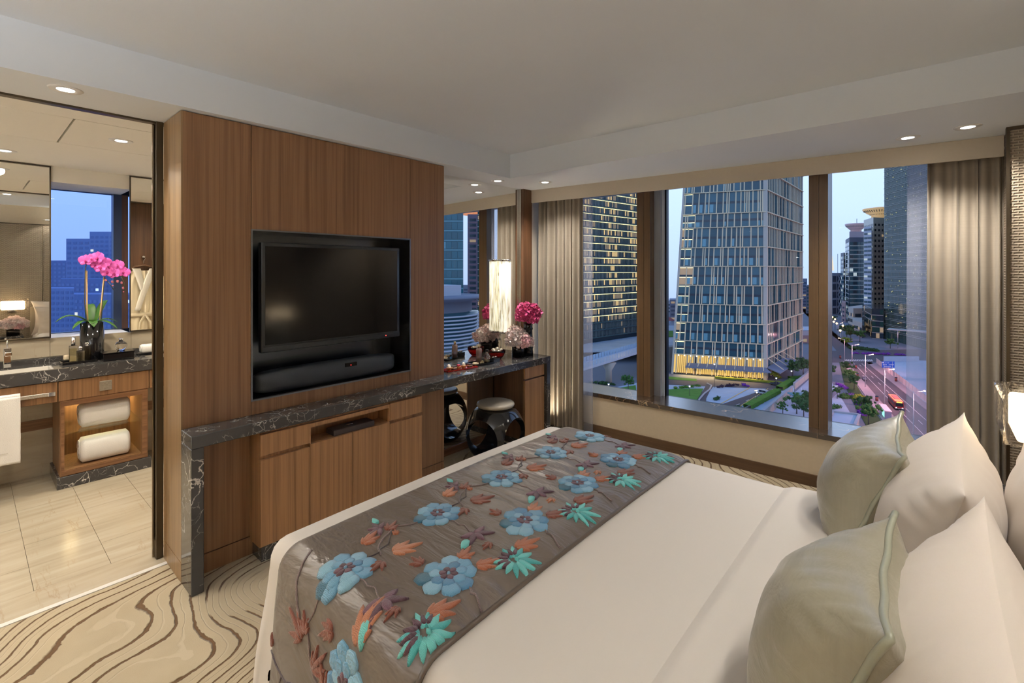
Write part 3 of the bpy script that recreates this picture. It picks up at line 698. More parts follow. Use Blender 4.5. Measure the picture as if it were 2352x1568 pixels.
# ============================================================ TELEVISION + SOUNDBAR
tv=empty('television',(1.61,2.95,1.115),'large flat black television mounted inside the wall niche','television')
TX0,TX1,TZ0,TZ1,TY=1.131,2.089,1.12,1.764,2.915
MB().rbox(TX0,TX1,TY,TY+.045,TZ0,TZ1,.006,2).build('casing',plain('tv_black_plastic',(.016,.017,.019),.3,0,.6),tv)
M_screen=plain('tv_screen',(.004,.004,.005),.11,0,.55)
B(TX0+.022,TX1-.022,TY-.0015,TY+.001,TZ0+.045,TZ1-.022).build('screen',M_screen,tv)
MB().box(TX0+.004,TX1-.004,TY-.004,TY+.002,TZ0+.006,TZ0+.034).build('lower_bezel',plain('tv_bezel',(.05,.055,.06),.22,.4,.6),tv)
MB().box(1.53,1.69,TY+.045,3.128,1.3,1.6).build('mount',M_blackmet,tv)
MB().cyl((TX1-.12,TY-.004,TZ0+.02),.0035,-.002,.001,10,ax='y').build('standby_light',emis('red_led',(1,.03,.02),3),tv)
sb=empty('soundbar',(1.59,2.96,.872),'long black rounded speaker bar lying below the television','speaker')
def sbS(u,v):
    # superellipse body
    x=1.59+.485*math.copysign(abs(math.cos(u))**.32,math.cos(u)); e_=abs(math.sin(u))**.5 if True else 0
    return x
m=MB(); sec=[]; nx=26
for i in range(nx):
    t=-1+2*i/(nx-1); x=1.585+.484*math.sin(t*PI/2); k=max(.05,(1-abs(math.sin(t*PI/2))**7)**.5)
    ring=[]
    for j in range(20):
        a=TAU*j/20; yy=math.copysign(abs(math.cos(a))**.75,math.cos(a)); zz=math.copysign(abs(math.sin(a))**.75,math.sin(a))
        ring.append((x,2.962+.060*yy*k,.942+.0695*zz*(.55+.45*k)))
    sec.append(ring)
vs=[p for r_ in sec for p in r_]; fs=[(i*20+j,i*20+(j+1)%20,(i+1)*20+(j+1)%20,(i+1)*20+j) for i in range(nx-1) for j in range(20)]
fs+=[tuple(range(19,-1,-1)),tuple((nx-1)*20+j for j in range(20))]
MB().add(vs,fs,True).build('grille',plain('speaker_mesh',(.03,.034,.04),.45,0,.5,.1,200,.4,500),sb)
MB().hexa([(1.65,2.899),(1.735,2.899),(1.735,2.905),(1.65,2.905)],[.965,.965,.965,.965],[.99]*4).build('display',M_black,sb)
MB().cyl((1.69,2.898,.974),.003,-.001,.001,8,ax='y').build('standby_light',emis('red_led',(1,.03,.02),3),sb)
# ============================================================ DESK SIDE
dc=empty('desk_cabinet',(3.48,2.95,0),'walnut drawer unit under the right end of the marble desk','cabinet')
MB().box(3.34,3.634,2.795,3.149,.06,.718).build('body',M_wooddk,dc); B(3.35,3.634,2.81,3.149,0,.06).build('plinth',M_marble,dc)
MB().rbox(3.349,3.632,2.772,2.795,.612,.714,.002,1).build('drawer',M_wood2,dc); MB().rbox(3.349,3.632,2.772,2.795,.07,.598,.002,1).build('door',M_wood2,dc)
dm=empty('wall_mirror',(3.1,3.16,0),'tall frameless wall mirror behind the desk reflecting the window','mirror')
B(2.4915,3.712,3.157,3.170,.785,2.4245).build('mirror_glass',M_mirror,dm); B(2.4915,3.712,3.157,3.170,.064,.7215).build('mirror_glass',M_mirror,dm)
def crystal_light():
    q=NM('crystal_rod_glow'); n=q.noise(q.co((60,60,7)),1,3,.6,.5); c=q.ramp(n,[(.36,(.22,.19,.11)),(.5,(.85,.77,.55)),(.62,(1,1,.9))])
    q.set((.8,.78,.7),.15,0,.6); q.l(c,q.b.inputs['Emission Color']); q.b.inputs['Emission Strength'].default_value=.75; return q.m
ds=empty('desk_sconce',(3.43,3.09,1.0),'tall glowing cylinder of crystal rods fixed to the desk mirror','lamp')
for k in range(14):
    a=TAU*k/14; MB().cyl((3.43+.045*math.cos(a),3.092+.045*math.sin(a),0),.0125,1.015,1.69,7).build('crystal_rod',crystal_light() if k==0 else bpy.data.materials['crystal_rod_glow'],ds)
MB().cyl((3.43,3.092,0),.036,1.02,1.68,14).build('core',bpy.data.materials['crystal_rod_glow'],ds)
for z0 in(1.0,1.688): MB().cyl((3.43,3.092,0),.062,z0,z0+.018,24).build('end_cap',M_chrome,ds)
MB().box(3.415,3.445,3.11,3.157,1.1,1.13).box(3.415,3.445,3.11,3.157,1.55,1.58).build('bracket',M_chrome,ds)
# stool: drum shell pierced by round openings
def make_stool(c):
    r=empty('stool',c,'black lacquer drum stool with round cut-outs and taupe seat at the desk','stool')
    bm=bmesh.new(); prof=[]
    H=.445
    for i in range(25):
        t=i/24; z=.0+H*t; rr=.135+.118*math.sin(PI*t)**.62; prof.append((rr,z))
    inner=[(max(.05,a-.028),z) for a,z in prof][::-1]
    inner[0]=(inner[0][0],H-.03); inner[-1]=(inner[-1][0],.03)
    loop=prof+[(.0,H)]+[(0,H-.03)]+inner[1:-1]+[(0,.03),(0,0)]
    m=MB().lathe(loop+[loop[0]],(0,0,0),64,True,False)
    me=bpy.data.meshes.new('t'); me.from_pydata(m.v,[],m.f); b=bmesh.new(); b.from_mesh(me); bmesh.ops.remove_doubles(b,verts=b.verts,dist=1e-5); bmesh.ops.dissolve_degenerate(b,dist=1e-6,edges=b.edges); bmesh.ops.recalc_face_normals(b,faces=b.faces); b.to_mesh(me); b.free()
    ob=bpy.data.objects.new('t',me); COL.objects.link(ob); cuts=[]
    for a in(0,90):
        mc=MB().cyl((0,0,.218),.158,-.4,.4,48,ax='x'); q=bpy.data.meshes.new('c'); q.from_pydata(mc.v,[],mc.f); bb=bmesh.new(); bb.from_mesh(q); bmesh.ops.recalc_face_normals(bb,faces=bb.faces); bb.to_mesh(q); bb.free()
        co=bpy.data.objects.new('c',q); COL.objects.link(co); co.rotation_euler[2]=R(a+8); cuts.append(co)
        md=ob.modifiers.new('b','BOOLEAN'); md.operation='DIFFERENCE'; md.object=co; md.solver='EXACT'
    dg=bpy.context.evaluated_depsgraph_get(); dg.update(); me2=bpy.data.meshes.new_from_object(ob.evaluated_get(dg))
    for x in cuts+[ob]: bpy.data.objects.remove(x)
    me2.name='frame'; me2.materials.clear(); me2.materials.append(plain('black_gloss_lacquer',(.010,.010,.011),.1,0,.7))
    for p in me2.polygons: p.use_smooth=True
    try: me2.set_sharp_from_angle(angle=R(40))
    except Exception: pass
    fo=bpy.data.objects.new('frame',me2); COL.objects.link(fo); fo.location=c; adopt(fo,r)
    MB().lathe([(0,.444),(.135,.444),(.156,.450),(.162,.462),(.158,.475),(.14,.482),(0,.486)],c,40,True,False).build('seat_pad',plain('taupe_leather',(.42,.37,.29),.35,0,.5,.05,20),r)
make_stool((2.985,2.80,0))
# ---------------- flowers
def ruffled_bloom(m,c,r,seed,n=120):
    rd=random.Random(seed); c=Vector(c)
    for k in range(n):
        z=1-2*(k+.5)/n
        if z<-.55: continue
        ph=k*2.39996+rd.uniform(-.2,.2); d=Vector((math.sqrt(1-z*z)*math.cos(ph),math.sqrt(1-z*z)*math.sin(ph),z))
        t=d.orthogonal().normalized(); b=d.cross(t); L=r*rd.uniform(.26,.44); cup=rd.uniform(.15,.45)
        base=c+d*r*rd.uniform(.74,1.0); tw=rd.uniform(0,TAU); t,b=t*math.cos(tw)+b*math.sin(tw),b*math.cos(tw)-t*math.sin(tw)
        d2=(d+t*rd.uniform(-.9,.9)+b*rd.uniform(-.9,.9)).normalized(); b=(b-d2*b.dot(d2)).normalized(); t=b.cross(d2); d=d2
        def P(u,v):
            w=math.sqrt(max(0,1-(.98*v)**2)); rf=.28*math.sin(u*6+seed+k)*(.3+max(0,v))
            return tuple(base+t*(u*w*L*.62)+b*(v*L*.62)+d*(L*(cup*(u*u+v*v)+rf*.6)))
        m.grid(P,frange(-1,1,5),frange(-1,1,5),True)
    m.sphere(tuple(c),r*.72,12,8)
    return m
def petal_mat(name,a,b):
    q=NM(name); g=q.n('NewGeometry'); n=q.noise(q.co(),14,3); q.set(q.mix(n,a,b),.6,0,.3); q.b.inputs['Subsurface Weight'].default_value=.15; q.b.inputs['Subsurface Radius'].default_value=(.01,.006,.006); return q.m
M_pkdark=petal_mat('peony_magenta',(.52,.035,.17),(.80,.16,.36)); M_pkwhite=petal_mat('peony_blush',(.95,.86,.80),(.90,.68,.67)); M_pkmix=petal_mat('peony_pale_pink',(.92,.70,.68),(.85,.42,.50))
M_leafg=plain('leaf_green',(.045,.13,.02),.4,0,.5,.25,12); M_stemg=plain('stem_green',(.08,.16,.03),.5)
def bouquet(loc,label,vase_prof,blooms,mat,leaves=True,vm=None):
    r=empty('flower_vase',loc,label,'flowers'); 
    MB().lathe(vase_prof,loc,28,True,False).build('vase',vm or M_black,r)
    for i,(dx,dy,dz,rad,mm) in enumerate(blooms):
        p=(loc[0]+dx,loc[1]+dy,loc[2]+dz); ruffled_bloom(MB(),p,rad,i*3+1).build('bloom',mm or mat,r)
        MB().tube([(loc[0]+dx*.2,loc[1]+dy*.2,loc[2]+vase_prof[-1][1]*.4),(loc[0]+dx*.6,loc[1]+dy*.6,loc[2]+dz*.8),p],.003,5).build('stem',M_stemg,r)
    return r
ZD=.7855
bam=[(.0,.004),(.045,.004),(.048,.0),(.049,.03),(.044,.06),(.050,.075),(.044,.09),(.042,.15),(.048,.165),(.042,.18),(.040,.24),(.046,.255),(.041,.27),(.043,.31),(.038,.312),(.037,.27),(0,.27)]
bouquet((3.585,2.93,ZD),'magenta peonies in a tall black bamboo-shaped vase at the desk end',bam,[(-.055,.01,.375,.075,None),(.03,-.03,.40,.08,None),(.0,.05,.435,.07,None),(.085,.03,.365,.06,None),(-.01,-.06,.35,.06,None),(.05,.04,.36,.06,None)],M_pkdark)
cylv=[(0,.004),(.058,.004),(.060,0),(.060,.105),(.055,.107),(.054,.09),(0,.09)]
bouquet((3.455,2.945,ZD),'blush white peonies in a short black cylinder vase on the desk',cylv,[(-.07,.0,.155,.075,None),(.06,.02,.165,.078,None),(.0,-.05,.14,.07,M_pkmix),(.0,.05,.21,.075,None),(-.02,-.02,.19,.06,None),(.085,-.04,.13,.06,None)],M_pkwhite)
# red glass bowl with silver ornaments
M_red=clear_glass('red_glass',(.75,.03,.02),.03,1.3)
rb_=empty('glass_bowl',(3.235,3.02,ZD),'red glass bowl filled with silver shell ornaments on the desk','bowl')
MB().lathe([(0,.0),(.035,.0),(.045,.006),(.066,.03),(.078,.058),(.081,.082),(.077,.082),(.072,.056),(.058,.03),(.035,.012),(0,.012)],(3.235,3.02,ZD),32,True,False).build('bowl',M_red,rb_)
M_silver=plain('silver_leaf',(.75,.70,.60),.2,1)
for k,(dx,dy,dz,ra) in enumerate(((-.03,0,.075,.028),(.025,.01,.085,.032),(0,-.03,.07,.026),(.04,-.02,.08,.022),(-.01,.03,.08,.026))):
    m=MB(); cc=(3.235+dx,3.02+dy,ZD+dz)
    m.sphere(cc,(ra,ra*.8,ra*.7),12,8)
    m.build('ornament',M_silver,rb_)
def tray(loc,w,d,h,rot,label,mat,name='tray',cat='tray'):
    r=empty(name,loc,label,cat); M=Matrix.Translation(loc)@Matrix.Rotation(R(rot),4,'Z')
    m=MB().rbox(-w/2,w/2,-d/2,d/2,0,h*.5,.002,1).box(-w/2,w/2,-d/2,-d/2+.006,h*.5,h).box(-w/2,w/2,d/2-.006,d/2,h*.5,h).box(-w/2,-w/2+.006,-d/2+.006,d/2-.006,h*.5,h).box(w/2-.006,w/2,-d/2+.006,d/2-.006,h*.5,h)
    m.v=[tuple(M@Vector(p)) for p in m.v]; m.build('tray_body',mat,r); return r
M_redlac=plain('red_lacquer',(.42,.02,.012),.12,0,.6)
tray((2.70,2.935,ZD),.30,.10,.012,-8,'long red lacquer tray of pastries at the left of the desk',M_redlac,'pastry_tray')
M_pastry=plain('pastry_crust',(.45,.22,.08),.7,0,.3,.3,60); M_cream=plain('cream',(.80,.68,.48),.5); M_choc=plain('chocolate',(.06,.025,.012),.35); M_berry=plain('raspberry',(.6,.02,.06),.35,0,.5)
for i,(dx,dy,kind,lb) in enumerate(((-.105,.016,0,'small tart with a white disc at the left of the red tray'),(-.06,.006,1,'chocolate cube pastry beside the berry tart'),(-.015,.0,2,'tart topped with red berries in the middle of the red tray'),(.035,-.008,0,'small tart with a leaning white disc right of the berry tart'),(.095,-.016,1,'square layered chocolate cake at the right of the red tray'))):
    p=(2.70+dx,2.935+dy,ZD+.0065); r=empty('pastry',p,lb,'pastry','pastries on the red tray')
    if kind==1:
        for k,mm in enumerate((M_choc,M_cream,M_choc)): MB().rbox(p[0]-.018,p[0]+.018,p[1]-.016,p[1]+.016,p[2]+.0095*k,p[2]+.0095*k+.009,.001,1).build('layer',mm,r)
    else:
        MB().lathe([(0,0),(.016,0),(.022,.02),(.019,.021),(0,.018)],p,18,True,False).build('tart_shell',M_pastry,r)
        MB().lathe([(0,.026),(.010,.024),(.018,.019),(0,.017)],p,16,True,False).build('filling',M_cream if kind==0 else M_berry,r)
        if kind==0:
            q=MB().lathe([(0,-.0015),(.016,-.0015),(.016,.0015),(0,.0015)],(0,0,0),18,True,False); mt=Matrix.Translation((p[0],p[1],p[2]+.032))@Matrix.Rotation(R(62),4,'X'); q.v=[tuple(mt@Vector(x)) for x in q.v]; q.build('disc',plain('white_chocolate',(.85,.78,.66),.4),r)
        else:
            for k in range(5): MB().sphere((p[0]+.009*math.cos(k*1.25),p[1]+.009*math.sin(k*1.25),p[2]+.028),.007,8,6).build('berry',M_berry,r)
tray((2.955,2.965,ZD),.22,.15,.016,-6,'black mirrored tray with bottles and biscuits on the desk',M_black,'serving_tray')
def bottle(loc,prof,cap,label,mat,capmat,liquid=None,name='bottle',group=None):
    r=empty(name,loc,label,'bottle',group); MB().lathe(prof,loc,20,True,False).build('bottle_body',mat,r)
    MB().lathe(cap,loc,16,True,False).build('cap',capmat,r)
    if liquid: MB().lathe(liquid[0],loc,16,True,False).build('liquid',liquid[1],r)
    return r
M_clear=clear_glass('clear_glass'); M_pinkliq=plain('amber_pink_liquid',(.55,.30,.25),.1,0,.5); M_gold=plain('pale_gold',(.75,.62,.38),.25,1)
bottle((2.985,3.0,ZD+.0085),[(0,.002),(.024,.002),(.026,.0),(.026,.115),(.02,.122),(0,.122)],[(0,.123),(.011,.123),(.011,.15),(0,.15)],'tall pink glass bottle with pale gold cap on the black desk tray',plain('rose_glass',(.50,.36,.33),.06,0,.6,Transmission_Weight=.5),M_gold)
bottle((3.03,2.945,ZD+.0085),[(0,.0),(.027,.0),(.027,.06),(.012,.08),(.010,.092),(0,.092)],[(0,.093),(.0125,.093),(.0125,.112),(0,.112)],'small clear flask with dark stopper on the black desk tray',M_clear,M_blackmet,([(0,.004),(.023,.004),(.023,.03),(0,.03)],M_gold))
bi=empty('biscuit',(2.90,2.955,ZD+.0085),'round pale biscuit lying on the black desk tray','biscuit'); MB().lathe([(0,0),(.026,0),(.029,.006),(.026,.012),(.010,.013),(0,.010)],(2.90,2.955,ZD+.0085),24,True,False).build('biscuit_body',M_cream,bi)
for k in range(6): MB().sphere((2.90+.019*math.cos(k*1.05),2.955+.019*math.sin(k*1.05),ZD+.0225),.0035,6,4).build('crumb',M_pastry,bi)
for k,(x,y) in enumerate(((2.935,2.925),(2.955,2.92),(2.965,2.94))):
    c_=empty('candy',(x,y,ZD+.0085),('gold wrapped sweet nearest the biscuit','gold wrapped sweet at the front of the heap','gold wrapped sweet nearest the small flask')[k],'sweet','gold sweets on the desk tray'); MB().sphere((x,y,ZD+.0185),.010,10,7).build('wrapper',M_gold,c_); MB().lathe([(0,0),(.009,.008),(0,.008)],(x,y,ZD+.026),8,True,False).build('twist',M_gold,c_)
sbx=empty('trinket_box',(3.11,2.93,ZD),'small dark square box with a bow beside the red bowl','box'); MB().rbox(3.07,3.15,2.90,2.96,ZD,ZD+.03,.002,1).build('box_body',plain('slate_lacquer',(.05,.055,.065),.2,0,.6),sbx); MB().rbox(3.068,3.152,2.898,2.962,ZD+.03,ZD+.037,.002,1).build('lid',M_black,sbx)
for s_ in(-1,1): MB().sphere((3.11+s_*.016,2.93,ZD+.044),(.016,.007,.007),10,6).build('bow',M_silver,sbx)
# ============================================================ CURTAINS
def curtain(name,label,cat,y0,y1,x0,x1,z0,z1,pl,amp,mat,seed,rings=True,ny=150,flare=0):
    r=empty(name,((x0+x1)/2,(y0+y1)/2,z0),label,cat)
    ph=[random.Random(seed+k).uniform(-.6,.6) for k in range(64)]
    def P(u,v):
        w=u*pl+.25*math.sin(u*9+seed)+.12*N3(u*4,v*1.3,seed); a=amp*(.55+.45*math.sin(u*5.3+seed)*.6+.25*(1-v))
        if v>.96: a*=.75+.25*(1-(v-.96)/.04)
        s=math.sin(w*TAU); d=a*(math.copysign(abs(s)**.7,s))
        bot=max(0,(.07-v)/.07); d+=.03*bot*N3(u*14,v*20,seed)
        y=lerp(y0,y1,u)+.012*math.cos(w*TAU*.5)+.02*(1-v)*N3(u*3,v,seed+2)
        return (lerp(x0,x1,u)+d,y,lerp(z0,z1,v)+(.02*bot*N3(u*10,3,seed)))
    m=MB().grid(P,frange(0,1,ny),[0,.01,.02,.035,.05,.07,.1]+frange(.15,.95,22)+[.965,.975,.985,1.0],True)
    m.build('fabric',mat,r,solid=.004)
    m2=MB(); 
    MB().box(min(x0,x1)-.012,max(x0,x1)+.012,min(y0,y1),max(y0,y1),z1+.002,z1+.014).build('rail',M_white,r)
    return r
def sheer_mat():
    q=NM('sheer_voile'); q.t.nodes.remove(q.b); t=q.n('BsdfTransparent'); t.inputs[0].default_value=(.95,.96,1,1); d=q.n('BsdfTranslucent'); d.inputs[0].default_value=(.75,.78,.85,1); d2=q.n('BsdfDiffuse'); d2.inputs[0].default_value=(.62,.62,.64,1); m1=q.n('MixShader'); m2=q.n('MixShader'); m1.inputs[0].default_value=.5; m2.inputs[0].default_value=.24
    q.l(d.outputs[0],m1.inputs[1]); q.l(d2.outputs[0],m1.inputs[2]); q.l(t.outputs[0],m2.inputs[1]); q.l(m1.outputs[0],m2.inputs[2]); q.l(m2.outputs[0],q.out.inputs[0]); return q.m
M_sheer=sheer_mat()
curtain('curtain','taupe pleated curtain gathered at the desk end of the window','curtain',2.575,3.085,4.005,3.955,.012,2.345,10.5,.034,M_curtain,3)
curtain('curtain','taupe pleated curtain gathered beside the woven panel at the headboard end','curtain',-.47,.032,4.255,4.215,.012,2.345,9,.032,M_curtain,8)
curtain('sheer_curtain','narrow strip of white sheer edging the desk-end curtain','curtain',2.47,2.60,4.022,4.03,.012,2.345,2.5,.005,M_sheer,5,ny=60)
curtain('sheer_curtain','narrow strip of white sheer edging the headboard-end curtain','curtain',.0,.135,4.262,4.255,.012,2.345,2.5,.005,M_sheer,6,ny=60)
# ============================================================ BATHROOM
VY=4.786; ZC=.882
vc=empty('vanity_counter',(.6,5.0,.79),'dark veined marble vanity top with two inset basins','counter')
m=MB(); x_prev=-1.2
for bx0,bx1 in((-.18,.435),(1.0,1.55)):
    m.box(x_prev,bx0,VY,5.243,.795,ZC); m.box(bx0,bx1,VY,4.818,.795,ZC); m.box(bx0,bx1,5.066,5.243,.795,ZC); x_prev=bx1
m.box(x_prev,2.2,VY,5.243,.795,ZC); m.build('top',M_marble,vc)
B(-1.2,2.2,5.21,5.243,ZC,.918).build('upstand',M_marble,vc)
M_porc=plain('white_porcelain',(.74,.71,.65),.12,0,.5)
for bx0,bx1 in((-.18,.435),(1.0,1.55)):
    MB().box(bx0,bx1,4.818,4.83,.74,.875).box(bx0,bx1,5.054,5.066,.74,.875).box(bx0,bx0+.012,4.83,5.054,.74,.875).box(bx1-.012,bx1,4.83,5.054,.74,.875).box(bx0,bx1,4.818,5.066,.73,.742).build('basin',M_porc,vc)
vd=empty('vanity_apron',(.6,4.9,.64),'walnut apron of drawers under the marble vanity top','vanity')
for x0,x1,dx in((-1.0,.450,0),(.4545,.992,1),(.9965,2.0,2)):
    d=MB().rbox(x0,x1,4.796,4.816,.642,.790,.003,1).build('drawer',M_wood3,vd)
    if dx==1: MB().rbox(.683,.757,4.785,4.796,.678,.752,.002,1).build('plate_handle',plain('etched_nickel',(.42,.38,.31),.4,.8,.5,.35,90,.4,160),d)
    if dx==0:
        MB().rbox(.02,.435,4.775,4.787,.695,.72,.002,1).build('towel_bar',plain('crackled_nickel',(.60,.56,.50),.3,.85,.5,.4,150,.5,200),d); MB().rbox(.40,.437,4.772,4.80,.693,.722,.002,1).build('bar_mount',M_chrome,d)
# open towel cabinet
tcab=empty('towel_cabinet',(.72,5.0,0),'open walnut cabinet with glass shelf under the vanity','cabinet')
MB().rbox(.445,1.005,4.787,5.235,.0,.086,.003,1).build('plinth',M_marble,tcab)
MB().box(.462,.487,4.80,5.235,.086,.641).box(.945,.985,4.80,5.235,.086,.641).box(.487,.945,4.80,5.235,.086,.128).box(.487,.945,4.80,5.235,.600,.641).box(.487,.945,5.21,5.235,.128,.60).build('body',M_wood3,tcab)
MB().box(.468,.485,4.792,4.80,.092,.636).box(.947,.979,4.792,4.80,.092,.636).box(.485,.947,4.792,4.80,.092,.122).box(.485,.947,4.792,4.80,.604,.636).build('front_moulding',M_woodx,tcab)
B(.4875,.9445,4.815,5.208,.386,.396).build('shelf',M_shelfglass,tcab)
l=bpy.data.lights.new('cabinet_strip','AREA'); l.shape='RECTANGLE'; l.size=.40; l.size_y=.02; l.energy=2.2; l.color=(1,.82,.42)
o=bpy.data.objects.new('cabinet_strip',l); COL.objects.link(o); o.location=(.716,5.17,.594); adopt(o,tcab)
def rolled_towel(c,L,ry,rz,label,group='rolled bath towels'):
    r=empty('rolled_towel',(c[0],c[1],c[2]-rz),label,'towel',group)
    def P(u,v):
        a=TAU*v; sq=lambda t:math.copysign(abs(t)**.72,t); e_=1 if abs(u)<.9 else math.sqrt(max(0,1-((abs(u)-.9)/.1)**2))*.22+.78
        return (c[0]+u*L/2,c[1]+ry*sq(math.cos(a))*e_*(1+.02*N3(u*3,a,1)),c[2]+rz*sq(math.sin(a))*e_*(1+.02*N3(u*4,a,5)))
    m=MB().grid(P,frange(-1,1,22),frange(0,1,25)); n=22
    m.add([P(-1,k/24) for k in range(24)],[tuple(range(24))]); m.add([P(1,k/24) for k in range(24)],[tuple(range(23,-1,-1))]); m.build('roll',M_towel,r)
    sp=[(c[0]-L/2-.003,c[1]+(ry*.85*(1-k/40))*math.cos(k*.45),c[2]+(rz*.85*(1-k/40))*math.sin(k*.45)) for k in range(38)]
    MB().tube(sp,.004,5).build('spiral_edge',M_towel,r)
rolled_towel((.732,4.92,.491),.30,.085,.094,'rolled white towel on the glass shelf of the vanity cabinet')
rolled_towel((.732,4.92,.223),.30,.085,.094,'rolled white towel on the bottom of the vanity cabinet')
ht=empty('hanging_towel',(.15,4.77,.27),'white terry towel hanging from the vanity towel bar','towel')
def HT(u,v):
    z=lerp(.27,.728,v); return (lerp(-.02,.258,u)+.002*N3(u*9,v*9,1),4.766+.005*math.sin(u*11+v*3)-.004*(1-v),z)
MB().grid(HT,frange(0,1,30),frange(0,1,30)).build('front_fall',M_towel,ht,solid=.012)
MB().grid(lambda u,v:(lerp(-.02,.258,u),4.770+.016*math.sin(v*PI/2),.726+.014*math.sin(v*PI)),frange(0,1,10),frange(0,1,8)).build('top_fold',M_towel,ht,solid=.01)
B(-.02,.258,4.758,4.776,.345,.352).build('woven_band',plain('towel_band',(.66,.62,.56),.8),ht)
# mirrors
def framed(x0,x1,label):
    r=empty('vanity_mirror',((x0+x1)/2,5.24,1.07),label,'mirror'); B(x0+.007,x1-.007,5.236,5.243,1.079,2.412).build('mirror_glass',M_mirror,r)
    MB().box(x0,x0+.008,5.222,5.244,1.07,2.42).box(x1-.008,x1,5.222,5.244,1.07,2.42).box(x0,x1,5.222,5.244,2.412,2.42).box(x0,x1,5.222,5.244,1.07,1.079).build('frame',M_bronze,r)
framed(-.9,.452,'framed vanity mirror left of the bathroom window, reflecting the bed lamp'); framed(.945,1.9,'framed vanity mirror right of the bathroom window, reflecting the robe')
# faucet
fa=empty('faucet',(.21,5.13,ZC),'square chrome basin faucet','faucet'); MB().rbox(.19,.23,5.105,5.15,ZC+.0005,1.03,.003,1).build('body',M_chrome,fa); MB().rbox(.192,.228,4.98,5.105,.985,1.012,.003,1).build('spout',M_chrome,fa); MB().cyl((.21,5.128,0),.005,1.03,1.082,10).build('lever',M_chrome,fa)
for s_ in(-.009,.009): MB().cyl((.21+s_,5.104,.92),.005,-.001,.001,12,ax='y').build('screw',M_blackmet,fa)
